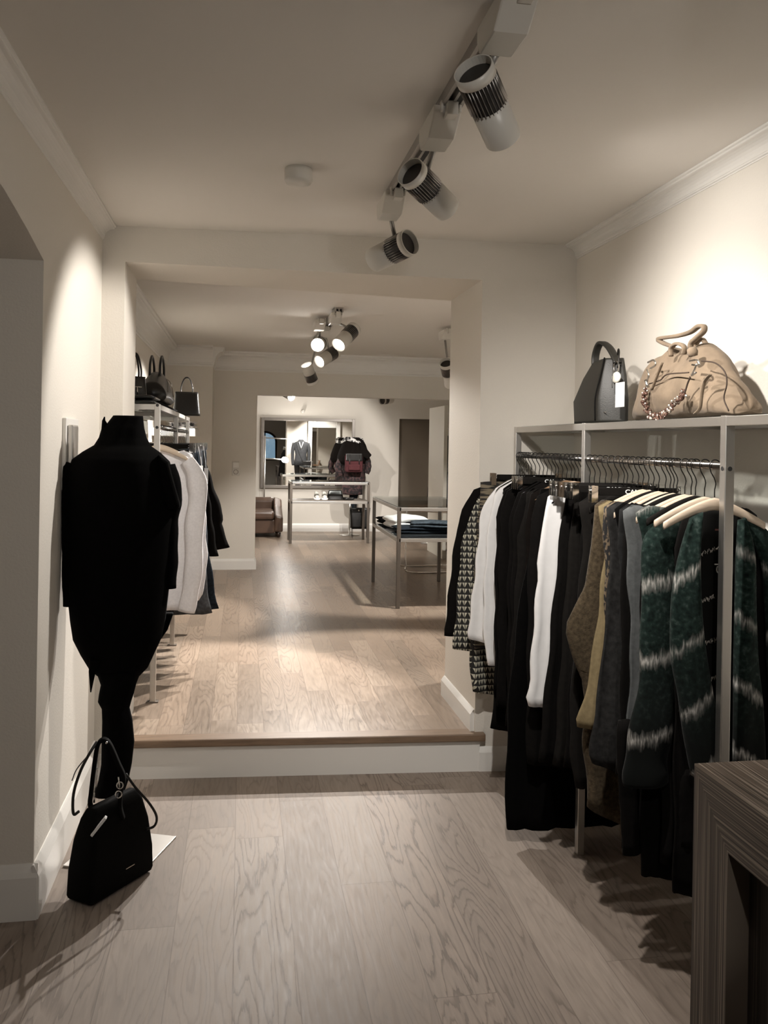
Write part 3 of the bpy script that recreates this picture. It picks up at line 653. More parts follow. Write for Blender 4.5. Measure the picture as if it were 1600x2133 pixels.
def hanger_clip(label, text=None, clipmat=None, half=0.17):
    t = thing('clip_hanger', label, 'hanger', (0, 0, 0))
    obj('hook', hook_mb(), BLKMET, t, local=True)
    b = MB(); b.box((-half + 0.03, -0.004, -0.112), (half - 0.03, 0.004, -0.086)); bar = obj('bar', b, BLACK3, t, local=True, bevel=0.002)
    if text: lettering(text, 0.02, bar, (0.0, -0.0046, -0.106), (90, 0, 0), PAPER, sx=1.25)
    for s_ in (-1, 1):
        b = MB(); b.tube([(s_ * (half - 0.05), 0, -0.095), (s_ * half, 0, -0.095), (s_ * half, 0, -0.106), (s_ * (half - 0.05), 0, -0.106)], 0.0015, 5)
        c = obj('clip_wire', b, CHROME, t, local=True)
        b = MB(); b.box((s_ * (half - 0.012) - 0.011, -0.014, -0.135), (s_ * (half - 0.012) + 0.011, -0.011, -0.080)); b.box((s_ * (half - 0.012) - 0.011, 0.011, -0.135), (s_ * (half - 0.012) + 0.011, 0.014, -0.080))
        b.tube([(s_ * (half - 0.012), -0.012, -0.083), (s_ * (half - 0.012), 0, -0.100), (s_ * (half - 0.012), 0.012, -0.083)], 0.004, 6)
        obj('clip', b, clipmat or CHROME, t, local=True)
    return t

# ------------------------------------------------------------------ garments on hangers
def lerp(a, b, t): return a + (b - a) * t
def prof_at(pts, z):
    if z >= pts[0][1]: return pts[0][0]
    for (xa, za), (xb, zb_) in zip(pts, pts[1:]):
        if za >= z >= zb_: return xa if za == zb_ else lerp(xa, xb, (za - z) / (za - zb_))
    return pts[-1][0]
NECK = [0.085, 0.055]
def shoulder(dx, hz, tip, ztip):
    # fabric lies over the hanger arm and scoops down at the neck opening
    d = abs(dx); z = hz - 0.086 - 0.08 * (min(d, 0.17) / 0.17) ** 1.35 + 0.021
    if d < NECK[0]: z -= NECK[1] * (1 - (d / NECK[0]) ** 2)
    if d > 0.17:
        f = (d - 0.17) / max(0.02, abs(tip) - 0.17); z = lerp(z, min(z, ztip), min(1, f))
    return z
def body_rings(cx, y, left, right, zneck, zbc, th, fold=0.012, nf=5, seed=0, N=22, M=44, neck=0.05, jit=0.004, topth=0.75, nohang=False):
    """left/right: lists (x, z) going down; returns closed rings around the garment"""
    rnd = random.Random(seed); ph = [rnd.uniform(0, 6.28) for _ in range(4)]
    xl0, xr0 = left[0][0], right[0][0]; zl0, zl1 = left[0][1], left[-1][1]; zr0, zr1 = right[0][1], right[-1][1]; rings = []
    for i in range(N + 1):
        s = i / N; zl = lerp(zl0, zl1, s); zr = lerp(zr0, zr1, s); xl = prof_at(left, zl); xr = prof_at(right, zr); ring = []
        t_ = (max(0.0135, th * topth) + (th - max(0.0135, th * topth)) * min(1, s * 4)) * (1 + 0.25 * s)
        for k in range(M):
            a = 2 * math.pi * k / M; c, sn = math.cos(a), math.sin(a)
            q = math.copysign(abs(c) ** 0.75, c); x = lerp(xl, xr, (q + 1) / 2)
            e = abs(q); side = lerp(zl, zr, (q + 1) / 2)
            ztop = shoulder(x - cx, zneck + 0.10, (xr0 if q > 0 else xl0) - cx, zr0 if q > 0 else zl0) if not nohang else lerp(zneck, zl0 if q < 0 else zr0, e ** 6)
            zbot = lerp(zbc, zl1 if q < 0 else zr1, e ** 1.6)
            z = lerp(ztop, zbot, s)
            f = fold * min(1.0, 0.15 + s * 1.3) * (math.sin(nf * q * 2.2 + ph[0] + s * 0.8) + 0.5 * math.sin(nf * q * 5.1 + ph[1] - s * 1.3))
            yy = y + math.copysign(abs(sn) ** 0.7, sn) * t_ + f
            x += jit * math.sin(7 * s * 3.1 + ph[2] + a) * e
            ring.append(Vector((x, yy, z)))
        rings.append(ring)
    return rings
XMAX = 1.556
def garment(name, label, cat, mat, Y, leftpx, bottom=None, th=0.02, fold=0.008, group=None, seed=0, cx=RX, zneck=None, hz=RZ, sleeve=None, clip=False, slvmat=None, topflat=False, rightpx=None):
    left = [(p.x, p.z) for p in (atY(u, v, Y) for u, v in leftpx)]
    left.sort(key=lambda q: -q[1])
    if not clip:
        while len(left) > 3 and cx - left[0][0] < 0.135: left.pop(0)
        left[0] = (min(left[0][0], cx - 0.168), left[0][1])
    th *= 0.8; fold *= 0.75
    if rightpx: right = sorted([(p.x, p.z) for p in (atY(u, v, Y) for u, v in rightpx)], key=lambda q: -q[1])
    else: right = [(min(XMAX, 2 * cx - x), z) for x, z in left]
    zn = zneck if zneck is not None else (hz - 0.10 if not clip else hz - 0.118)
    if clip: left[0] = (left[0][0], zn - 0.004); right[0] = (right[0][0], zn - 0.004)
    zbc = (atY(bottom[0], bottom[1], Y).z if bottom else left[-1][1])
    b = MB(); b.loft(body_rings(cx, Y, left, right, zn, zbc, th, fold, seed=seed, nohang=clip))
    return b, left, right
def place(name, label, cat, mat, b, Y, cx=RX, hz=RZ, group=None, parts=()):
    t = thing(name, label, cat, (cx, Y, hz - 0.12), group) if parts else None
    if parts:
        obj('body', b, mat, t)
        for pn, pb, pm in parts: obj(pn, pb, pm, t)
        return t
    return single(name, b, mat, label, cat, (cx, Y, hz - 0.12), group)
def sleeve_mb(Y, px, r0, r1, flat=0.55, dy=0.0, seed=0, fur=0, n=6):
    pts = [atY(u, v, Y + dy) for u, v in px]; pts = smoothpath(pts, n); m = len(pts); b = MB(); rings = []
    rnd = random.Random(seed); ph = rnd.uniform(0, 6)
    for i, p in enumerate(pts):
        s = i / (m - 1); r = lerp(r0, r1, s) * (0.65 + 0.35 * min(1, s * 5)) * (1 + 0.05 * math.sin(9 * s * 3 + ph))
        ring = []
        d = (pts[min(i + 1, m - 1)] - pts[max(i - 1, 0)]).normalized(); side = Vector((-d.z, 0, d.x)).normalized()
        if side.x < 0: side = -side
        for k in range(20):
            a = 2 * math.pi * k / 20; ring.append(p + side * math.cos(a) * r + Vector((0, 1, 0)) * math.sin(a) * r * flat * (1 + 0.1 * math.sin(5 * s + k)))
        rings.append(ring)
    b.loft(rings); 
    if fur: b.fur(fur, 0.021, 0.0005, 0.6, 0.6, seed)
    return b

def railY(u, x=RX):
    return atX(u, 955, x).y
# hook positions read along the rail, far to near
HK = [1056, 1063, 1071, 1079, 1091, 1100, 1107, 1115, 1124, 1132, 1140, 1149, 1157, 1163, 1172, 1181, 1190, 1197, 1205, 1213, 1229, 1239, 1250, 1262, 1274, 1288, 1300, 1307, 1318, 1330, 1340, 1351, 1362, 1373, 1387, 1397, 1404, 1411, 1428, 1441, 1450, 1469, 1490]
HY = [min(3.875, railY(u)) for u in HK]
HY[:6] = [3.808, 3.784, 3.760, 3.736, 3.712, 3.688]
ORD = ['first', 'second', 'third', 'fourth', 'fifth', 'sixth', 'seventh', 'eighth', 'ninth', 'tenth', 'eleventh', 'twelfth', 'thirteenth', 'fourteenth', 'fifteenth', 'sixteenth', 'seventeenth', 'eighteenth', 'nineteenth', 'twentieth']
ORD += ['twenty-' + o for o in ORD[:9]] + ['thirtieth'] + ['thirty-' + o for o in ORD[:9]] + ['fortieth'] + ['forty-' + o for o in ORD[:9]]
ORD = [o.replace('twentieth', 'twentieth') for o in ORD]
H_PALE = hanger_wood(WOODL, 'proto'); H_BRN = hanger_wood(WOODB, 'proto'); H_DRK = hanger_wood(BLACK3, 'proto')
H_CAM = hanger_clip('proto', 'CAMBIO'); H_BRZ = hanger_clip('proto', 'CAMBIO', BRONZE); H_CLIP = hanger_clip('proto', None)
H_WIRE = hanger_clip('proto', None, BRONZE)
used_proto = set()
def put_hanger(proto, x, y, z, label, group, rz=0.0):
    if proto.name in used_proto: o = copy_tree(proto)
    else: o = proto; used_proto.add(proto.name)
    o.location = (x, y, z); o.rotation_euler = (0, 0, rz); tag(o, label, 'hanger', group); return o
kinds = {}
for i in range(43): kinds[i] = (H_DRK, 'black shoulder hanger')
for i in (4,): kinds[i] = (H_BRZ, 'black clip hanger with bronze clips')
for i in (12, 11, 21, 22, 24, 25, 29): kinds[i] = (H_CAM, 'black clip hanger with chrome clips')
for i in (23,): kinds[i] = (H_BRZ, 'black clip hanger with bronze clips')
for i in (15, 16, 18): kinds[i] = (H_BRN, 'brown wooden hanger')
for i in (30, 31, 33, 34, 36, 38, 39, 41, 42): kinds[i] = (H_PALE, 'pale wooden hanger')
kinds[35] = (H_DRK, 'black shoulder hanger'); kinds[17] = (H_PALE, 'pale wooden hanger')
rr = random.Random(3)
for i in range(43):
    pr, nm = kinds[i]; rz = rr.uniform(-0.025, 0.025)
    n = ORD[42 - i]
    put_hanger(pr, RX, HY[i], RZ + 0.0, f'{nm}, {n} from the near post on the right rail', 'hangers on the right rail', rz)

GR = 'garments on the right rail'
def G(name, label, cat, mat, hk, px, bottom=None, **kw):
    Y = HY[hk] if isinstance(hk, int) else hk
    NECK[:] = [0.130, 0.075] if (hk >= 30 or hk in (15, 16)) else [0.085, 0.055]
    b, l, r = garment(name, label, cat, mat, Y, px, bottom, **kw)
    return place(name, label, cat, mat, b, Y, group=GR), l, r
G('coat', 'black coat hanging outermost at the far end of the right rail', 'coat', BLACK1, 0, [(985, 1020), (965, 1058), (950, 1105), (938, 1200), (926, 1310), (927, 1324)], (950, 1328), th=0.014, seed=1)
G('blouse', 'long blouse in black and cream triangle print on the right rail', 'blouse', TRI, 1, [(1004, 1026), (978, 1075), (964, 1120), (955, 1200), (948, 1300), (943, 1352)], (990, 1360), th=0.014, seed=2)
G('dress', 'long triangle-print dress hanging lowest of the patterned pieces', 'dress', TRI, 2, [(1010, 1040), (990, 1100), (980, 1300), (979, 1400), (983, 1440)], (1010, 1452), th=0.014, seed=3, fold=0.012)
G('skirt', 'brown and black banded skirt clipped beside the white shirt', 'skirt', ZIG, 4, [(1002, 1002), (998, 1040), (994, 1100), (989, 1200), (986, 1350)], None, clip=True, th=0.012, seed=4)
G('shirt', 'white shirt hanging nearest the pillar on the right rail', 'shirt', WHITEC, 6, [(1013, 1040), (1004, 1058), (998, 1095), (990, 1180), (981, 1260), (974, 1318), (977, 1330)], (1025, 1352), th=0.016, seed=5, fold=0.010)
G('shirt', 'white shirt tail showing just behind the first black dress', 'shirt', WHITEC, 7, [(1030, 1035), (1022, 1060), (1012, 1150), (1006, 1280), (1012, 1370), (1016, 1386)], (1060, 1388), th=0.016, seed=6, fold=0.008)
G('dress', 'long narrow black dress right beside the white shirts', 'dress', BLACK1, 8, [(1062, 1030), (1052, 1070), (1047, 1140), (1040, 1205), (1033, 1217), (1036, 1300), (1031, 1400), (1021, 1515)], (1050, 1530), th=0.016, seed=7)
fill = [(9, 0.50), (10, 0.44), (13, 0.40), (14, 0.36), (19, 0.34)]
for n_, (i, zb_) in enumerate(fill):
    Y = HY[i]; l = [(1.12, 1.36), (1.09, 1.25), (1.085, 1.0), (1.09, zb_)]; r = [(1.47, 1.36), (1.5, 1.25), (1.51, 1.0), (1.5, zb_)]
    b = MB(); b.loft(body_rings(RX, Y, l, r, RZ - 0.1, zb_ - 0.02, 0.014, 0.006, seed=20 + i))
    place('top', 'black top squeezed ' + ['beside the long narrow black dress', 'second behind the velvet trousers', 'between velvet trousers and black jackets', 'right behind the first black jacket', 'between the maxi skirt and the second white shirt'][n_] + ' on the right rail', 'top', BLACK1, b, Y, group=GR)
G('trousers', 'black velvet trousers clipped to a lettered black hanger', 'trousers', BLACK2, 12, [(1086, 1000), (1080, 1060), (1072, 1150), (1064, 1250), (1060, 1350), (1056, 1450)], None, clip=True, th=0.016, seed=8)
G('skirt', 'floor-length black maxi skirt hanging nearly to the floor', 'skirt', BLACK0, 17, [(1128, 1010), (1110, 1100), (1075, 1300), (1060, 1450), (1052, 1600), (1054, 1726)], (1130, 1722), clip=True, th=0.03, seed=9, fold=0.014)
G('jacket', 'black jacket on the farther of the two brown wooden hangers', 'jacket', BLACK3, 15, [(1112, 1047), (1092, 1072), (1080, 1110), (1072, 1250), (1064, 1350), (1060, 1432)], (1110, 1438), th=0.016, seed=10)
G('jacket', 'black jacket on the nearer brown hanger behind the second white shirt', 'jacket', BLACK2, 16, [(1127, 1050), (1108, 1075), (1096, 1110), (1090, 1250), (1084, 1350), (1082, 1440)], None, th=0.016, seed=11)
G('shirt', 'white blouse with rolled cuff hanging mid rail between black garments', 'blouse', WHITEC, 20, [(1140, 1062), (1131, 1085), (1127, 1130), (1115, 1180), (1119, 1202), (1110, 1300), (1102, 1420), (1094, 1455), (1102, 1470)], (1150, 1478), th=0.018, seed=12, fold=0.009)
tr = [((1178, 1010), (1168, 1100), (1157, 1200), (1147, 1300), (1138, 1400), (1127, 1500), (1121, 1585)),
      ((1196, 1015), (1190, 1100), (1180, 1200), (1170, 1350), (1160, 1500), (1152, 1592)),
      ((1222, 1022), (1214, 1100), (1200, 1250), (1190, 1400), (1180, 1520), (1176, 1598))]
for q, (i, px) in enumerate(zip((21, 22, 24), tr)):
    G('trousers', ['black wide trousers clipped right in front of the white blouse', 'black wide trousers, middle of the three clipped pairs', 'black pleated trousers clipped nearest the bronze clip'][q], 'trousers', [BLACK1, BLACK3, BLACK1][q], i, px, None, clip=True, th=0.018, seed=13 + q, fold=0.013)
G('skirt', 'dark pleated skirt on the bronze clips of a black hanger', 'skirt', BLACK3, 25, [(1262, 1030), (1248, 1100), (1232, 1250), (1222, 1400), (1215, 1540)], None, clip=True, th=0.018, seed=17, fold=0.013)
G('coat', 'charcoal coat with rounded shoulder just behind the brown mohair jumper', 'coat', BLACK3, 27, [(1278, 1062), (1262, 1075), (1248, 1105), (1240, 1150), (1222, 1220), (1212, 1300), (1195, 1400), (1186, 1500), (1190, 1600), (1196, 1640)], None, th=0.02, seed=18)
G('trousers', 'black trousers half covered by the brown mohair jumper', 'trousers', BLACK0, 29, [(1300, 1040), (1280, 1200), (1260, 1400), (1252, 1600), (1250, 1680)], None, clip=True, th=0.02, seed=19)
# brown batwing jumper
NECK[:] = [0.130, 0.075]
Y = HY[30]; b, l, r = garment('x', '', '', BROWNW, Y, [(1300, 1062), (1278, 1082), (1262, 1110), (1248, 1150), (1228, 1205), (1200, 1262), (1173, 1308), (1184, 1345), (1198, 1382), (1214, 1410), (1217, 1480), (1214, 1540), (1220, 1620), (1224, 1680)], (1290, 1720), th=0.024, seed=21)
b.fur(5000, 0.011, 0.0004, 0.5, 0.5, 3)
sl = sleeve_mb(Y - 0.02, [(1300, 1500), (1308, 1600), (1314, 1700), (1318, 1772)], 0.045, 0.036)
sl.fur(1500, 0.011, 0.0004, 0.5, 0.5, 5)
place('jumper', 'olive brown mohair jumper with wide batwing sleeve on the right rail', 'jumper', BROWNW, b, Y, group=GR, parts=[('sleeve', sl, BROWNW)])
G('jumper', 'mustard knitted jumper edge beside the brown mohair jumper', 'jumper', MUST, 31, [(1310, 1065), (1284, 1088), (1270, 1112), (1264, 1160), (1260, 1230), (1248, 1320), (1234, 1395), (1222, 1435), (1212, 1475), (1203, 1500), (1204, 1515)], (1240, 1522), th=0.018, seed=22)
G('cardigan', 'black cardigan with tan whip-stitched edge next to the mustard jumper', 'cardigan', STITCH, 32, [(1325, 1060), (1302, 1078), (1285, 1105), (1277, 1150), (1270, 1250), (1260, 1400), (1252, 1560)], None, th=0.016, seed=23)
def denim(i, px, bot, lab, mat, sd, cuffpx):
    Y = HY[i]; b, l, r = garment('x', '', '', mat, Y, px, bot, th=0.020, seed=sd)
    cuff = MB(); c = atY(*cuffpx, Y - 0.03)
    cuff.box((c.x - 0.045, c.y - 0.012, c.z - 0.05), (c.x + 0.05, c.y + 0.02, c.z + 0.01))
    bt = MB(); bt.lathe([(0.008, 0), (0.008, 0.002), (0.005, 0.003)], (c.x + 0.022, c.y - 0.0125, c.z - 0.018), 14, Vector((0, -1, 0)))
    return place('jacket', lab, 'jacket', mat, b, Y, group=GR, parts=[('button', bt, STEELD)] if bt else ())
G('jacket', 'charcoal denim jacket with stand collar in front of the stitched cardigan', 'jacket', CHAR, 33, [(1345, 1055), (1318, 1075), (1295, 1105), (1286, 1150), (1282, 1220), (1268, 1320), (1252, 1410), (1236, 1500), (1228, 1570), (1232, 1590)], (1290, 1618), th=0.02, seed=24)
G('jacket', 'second charcoal jacket pressed against the grey cardigan', 'jacket', CHAR2, 35, [(1368, 1050), (1345, 1075), (1325, 1108), (1316, 1150), (1312, 1230), (1302, 1380), (1290, 1500), (1282, 1610)], None, th=0.02, seed=25)
G('cardigan', 'thin slate grey cardigan showing left of the green mohair cardigan', 'cardigan', GREYJ, 37, [(1396, 1062), (1362, 1082), (1342, 1105), (1333, 1135), (1331, 1180), (1322, 1300), (1314, 1450), (1305, 1560)], None, th=0.018, seed=26)
G('top', 'black top hanging behind the green mohair cardigans near the wall', 'top', BLACK0, 34, [(1380, 1060), (1350, 1100), (1345, 1300), (1350, 1500), (1355, 1680)], (1400, 1700), th=0.018, seed=27)
# black sleeve ends hanging below near the skirting
# green mohair cardigans: torso, sleeves, lining
NECK[:] = [0.125, 0.075]
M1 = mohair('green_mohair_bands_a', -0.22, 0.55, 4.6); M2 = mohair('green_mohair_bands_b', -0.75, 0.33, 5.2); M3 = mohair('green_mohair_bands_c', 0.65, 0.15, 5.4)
Y = HY[39]
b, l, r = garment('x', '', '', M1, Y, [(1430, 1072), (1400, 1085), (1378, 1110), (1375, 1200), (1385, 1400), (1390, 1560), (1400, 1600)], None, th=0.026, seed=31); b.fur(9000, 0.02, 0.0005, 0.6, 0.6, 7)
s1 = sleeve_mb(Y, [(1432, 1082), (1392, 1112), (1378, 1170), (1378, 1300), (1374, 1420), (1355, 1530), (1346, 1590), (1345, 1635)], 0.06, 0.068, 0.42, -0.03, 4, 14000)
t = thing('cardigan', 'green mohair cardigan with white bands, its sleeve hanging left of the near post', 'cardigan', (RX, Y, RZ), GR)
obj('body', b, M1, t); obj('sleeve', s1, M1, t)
Y = HY[42]
t = thing('cardigan', 'open green mohair cardigan with white bands hanging nearest the viewer', 'cardigan', (RX, Y, RZ), GR)
def panel(px_l, px_r, dy, th, mat, sd, fur, rows=26):
    L = [atY(u, v, Y + dy) for u, v in px_l]; Rr = [atY(u, v, Y + dy) for u, v in px_r]; L = smoothpath(L, 5); Rr = smoothpath(Rr, 5); n = min(len(L), len(Rr)); rings = []
    rnd = random.Random(sd); ph = rnd.uniform(0, 6)
    for i in range(n):
        s = i / (n - 1); a = L[int(s * (len(L) - 1))]; c = Rr[int(s * (len(Rr) - 1))]; w_ = (c - a); ring = []
        for k in range(24):
            an = 2 * math.pi * k / 24; q = math.copysign(abs(math.cos(an)) ** 0.8, math.cos(an)); 
            ring.append(a + w_ * (q + 1) / 2 + Vector((0, math.copysign(abs(math.sin(an)) ** 0.8, math.sin(an)) * th * (0.5 + 0.5 * min(1, s * 5)) + 0.006 * math.sin(q * 3 + ph + s * 4), 0)))
        rings.append(ring)
    b = MB(); b.loft(rings)
    if fur: b.fur(fur, 0.020, 0.0005, 0.6, 0.6, sd)
    return b
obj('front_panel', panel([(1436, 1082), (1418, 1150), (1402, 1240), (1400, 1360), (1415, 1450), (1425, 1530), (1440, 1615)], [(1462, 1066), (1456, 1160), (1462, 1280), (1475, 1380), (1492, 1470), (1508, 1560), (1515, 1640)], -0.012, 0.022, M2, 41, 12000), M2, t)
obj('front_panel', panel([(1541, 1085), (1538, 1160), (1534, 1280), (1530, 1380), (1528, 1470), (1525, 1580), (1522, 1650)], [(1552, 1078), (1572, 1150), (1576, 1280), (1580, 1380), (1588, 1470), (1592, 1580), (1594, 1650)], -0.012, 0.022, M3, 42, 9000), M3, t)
obj('sleeve', sleeve_mb(Y, [(1556, 1085), (1592, 1130), (1612, 1200), (1618, 1300), (1625, 1400), (1630, 1500), (1625, 1620)], 0.028, 0.042, 0.6, 0.012, 5, 7000), M3, t)
LIN = mohair('black_knit_lining_bands', -0.18, 0.25, 5.6, top=False)
LINm = P('black_knit_lining', (0.007, 0.007, 0.0065), 0.95, spec=0.1)
lb = panel([(1456, 1062), (1450, 1120), (1452, 1300), (1460, 1500), (1470, 1640)], [(1538, 1064), (1552, 1120), (1560, 1300), (1560, 1500), (1560, 1640)], 0.034, 0.010, LINm, 43, 0)
lin = obj('lining', lb, LINm, t)
b = MB()
for (u0, v0, u1, v1) in ((1457, 1152, 1500, 1138), (1462, 1250, 1488, 1240), (1467, 1338, 1500, 1326), (1482, 1412, 1500, 1404)):
    for k in range(26):
        f = k / 25 + rr.uniform(-.02, .02); c = atY(lerp(u0, u1, f), lerp(v0, v1, f) + rr.uniform(-3, 3), Y + 0.018); d = Vector((rr.uniform(-.4, .4), -0.1, -1)).normalized() * rr.uniform(0.004, 0.009)
        b.tube([c, c + d], 0.0008, 4)
obj('band_stitches', b, P('grey_wool', (0.42, 0.39, 0.35), 0.9), lin)
b = MB(); c = atY(1497, 1186, Y + 0.016); b.tube([c + Vector((0.006 * math.cos(a), 0, 0.010 * math.sin(a))) for a in [R(q) for q in range(120, 425, 15)]], 0.0016, 6)
b.box(atY(1489, 1176, Y + 0.016) - Vector((0, 0, 0.001)), atY(1500, 1175, Y + 0.016) + Vector((0, 0.002, 0.001)))
obj('size_mark', b, PAPER, lin)
b = MB(); c = atY(1495, 1103, Y + 0.02); b.box((c.x - 0.008, c.y - 0.001, c.z - 0.003), (c.x + 0.006, c.y + 0.001, c.z + 0.002)); obj('neck_label', b, P('dusty_red_label', (0.25, 0.10, 0.09), 0.8), lin)
# other dark garments between the charcoal jackets and the green ones (low hems and cuffs show under them)
for i, zb_, xa, lab in ((36, 0.35, 1.13, 'black jumper hidden between the charcoal jackets'), (38, 0.30, 1.16, 'black top behind the banded green cardigan sleeve'), (40, 0.36, 1.20, 'black jacket between the two green mohair cardigans'), (41, 0.30, 1.21, 'black blouse right behind the nearest open cardigan')):
    Y = HY[i]; l = [(xa + 0.02, 1.34), (xa, 1.25), (xa, 1.0), (xa + 0.01, zb_)]; r = [(1.46, 1.34), (1.5, 1.25), (1.52, 1.0), (1.5, zb_)]
    b = MB(); b.loft(body_rings(RX, Y, l, r, RZ - 0.1, zb_ - 0.02, 0.014, 0.006, seed=60 + i))
    cu = MB()
    if i in (38, 41):
        p0 = {38: (1300, 1500, 1316, 1778), 41: (1432, 1600, 1432, 1760)}[i]
        cu = sleeve_mb(Y - 0.0, [(p0[0], p0[1]), ((p0[0] + p0[2]) / 2, (p0[1] + p0[3]) / 2), (p0[2], p0[3])], 0.03, 0.027)
        place('top', lab, 'top', BLACK1, b, Y, group=GR, parts=[('sleeve', cu, BLACK1)])
    else: place('top', lab, 'top', BLACK1, b, Y, group=GR)
# collar of the charcoal jacket and brand plate on the pale hangers
for i, s_ in ((42, 'Made & Co'), (41, 'Made & Co')): pass

# ------------------------------------------------------------------ left rail: hangers and garments
GL = 'garments on the left rail'
LRZ = 1.615
HYL = [4.62 + 0.093 * k + (0.03 if k == 12 else 0) for k in range(25)]
LK = {}
for i in range(25):
    if i in (0, 1): pr, nm = H_PALE, 'pale wooden hanger'
    elif i % 3 == 0: pr, nm = H_DRK, 'black shoulder hanger'
    else: pr, nm = H_CLIP, 'black clip hanger with chrome clips'
    put_hanger(pr, LX, HYL[i], LRZ, f'{nm}, {ORD[i]} from the near post on the left rail', 'hangers on the left rail', rr.uniform(-0.02, 0.02))
def GLm(name, label, cat, mat, Y, rpx, th=0.03, fold=0.008, seed=0, clip=False, zneck=None, bottomz=None, extra=None, fur=0):
    rt = sorted([(p.x, p.z) for p in (atY(u, v, Y) for u, v in rpx)], key=lambda q: -q[1])
    if not clip:
        while len(rt) > 3 and rt[0][0] - LX < 0.13: rt.pop(0)
        rt[0] = (max(rt[0][0], LX + 0.168), rt[0][1])
    lf = [(max(X2L + 0.02, 2 * LX - x), z) for x, z in rt]
    zn = zneck if zneck is not None else (LRZ - 0.10 if not clip else LRZ - 0.118)
    if clip: lf[0] = (lf[0][0], zn - 0.004); rt[0] = (rt[0][0], zn - 0.004)
    b = MB(); b.loft(body_rings(LX, Y, lf, rt, zn, bottomz if bottomz is not None else rt[-1][1], th, fold, seed=seed, nohang=clip))
    if fur: b.fur(fur, 0.006, 0.0004, 0.4, 0.6, seed)
    return place(name, label, cat, mat, b, Y, cx=LX, hz=LRZ, group=GL, parts=extra or ())
def slv(Y, px, r0, r1, flat=0.5, seed=0, fur=0):
    b = sleeve_mb(Y, px, r0, r1, flat, 0, seed)
    if fur: b.fur(fur, 0.006, 0.0004, 0.4, 0.6, seed)
    return b
GLm('sweater', 'white wool sweater on the first wooden hanger of the left rail', 'sweater', WHITEW, 4.66, [(366, 938), (392, 962), (412, 990), (425, 1015), (418, 1060), (422, 1150), (420, 1215), (405, 1255), (396, 1268)], th=0.035, seed=71, fur=3000,
    extra=[('sleeve', slv(4.62, [(390, 958), (408, 990), (413, 1035), (405, 1100), (404, 1180), (396, 1235), (388, 1275)], 0.05, 0.045, 0.5, 3, 2000), WHITEW)])
GLm('sweater', 'white knit sweater hidden just behind the first white sweater', 'sweater', WHITEW, 4.77, [(372, 950), (400, 980), (428, 1005), (428, 1060), (432, 1150), (430, 1200), (420, 1240), (414, 1250)], th=0.03, seed=72)
GLm('shirt', 'black top with low hem under the white sweaters', 'top', BLACK1, 4.87, [(345, 960), (352, 1000), (356, 1100), (358, 1200), (362, 1278)], th=0.02, seed=73)
je = [(4.98, [(405, 960), (412, 1050), (424, 1150), (436, 1250), (441, 1277)], GREYD, 'grey denim trousers with wide hem on the left rail'),
      (5.17, [(408, 962), (425, 1080), (440, 1180), (450, 1245), (456, 1268)], NAVY, 'dark blue denim trousers, hem lowest on the left rail'),
      (5.36, [(405, 955), (422, 1050), (434, 1150), (440, 1240)], NAVYL, 'faded blue jeans behind the dark denim trousers'),
      (5.52, [(412, 955), (424, 1050), (432, 1150), (436, 1235)], NAVY, 'dark jeans, third denim pair on the left rail'),
      (5.66, [(418, 952), (426, 1040), (432, 1130), (436, 1220)], GREYD, 'grey jeans near the middle post of the left rail'),
      (5.87, [(420, 950), (428, 1040), (432, 1130), (436, 1210)], NAVYL, 'pale blue jeans beyond the middle post of the left rail')]
for q, (Y, px, mt, lab) in enumerate(je): GLm('trousers', lab, 'trousers', mt, Y, px, th=0.03, seed=80 + q, clip=True, fold=0.01)
GLm('coat', 'black coat with flared sleeve sticking out from the left rail', 'coat', BLACK1, 6.25, [(428, 960), (437, 985), (448, 1020), (463, 1062), (466, 1080), (461, 1090), (470, 1115), (478, 1140)], th=0.035, seed=90, bottomz=atY(452, 1150, 6.25).z)
GLm('coat', 'black coat behind the flared one on the left rail', 'coat', BLACK1, 6.07, [(424, 965), (432, 1000), (440, 1060), (448, 1120), (455, 1158)], th=0.03, seed=91)
for q, Y in enumerate((6.45, 6.65, 6.82)): GLm('trousers', ['navy jeans next to the far post of the left rail', 'navy jeans second from the far post of the left rail', 'navy jeans third from the far post of the left rail'][2 - q], 'trousers', NAVY, Y, [(428, 955), (432, 1000), (436, 1100), (438, 1150)], th=0.03, seed=95 + q, clip=True)
for q, (u, v, u2, v2, Y) in enumerate(((425, 975, 433, 1008, 5.3), (416, 970, 422, 1000, 4.9))):
    a = atY(u, v, Y - 0.04); c = atY(u2, v2, Y - 0.04); Y = Y + 0.03; b = MB(); b.box((a.x, Y - 0.047, c.z), (c.x, Y - 0.045, a.z)); b.tube([((a.x + c.x) / 2, Y - 0.046, a.z), ((a.x + c.x) / 2 - 0.02, Y, LRZ - 0.1)], 0.0008, 4)
    b.tube([(a.x + 0.01, Y - 0.046, a.z), (a.x + 0.005, Y - 0.046, a.z + 0.05)], 0.0008, 4)
    single('price_tag', b, PAPER, ['white price tag hanging beside the dark denim on the left rail', 'white price tag hanging beside the white sweaters on the left rail'][q], 'tag', (a.x, Y - 0.046, c.z), 'price tags on the left rail')

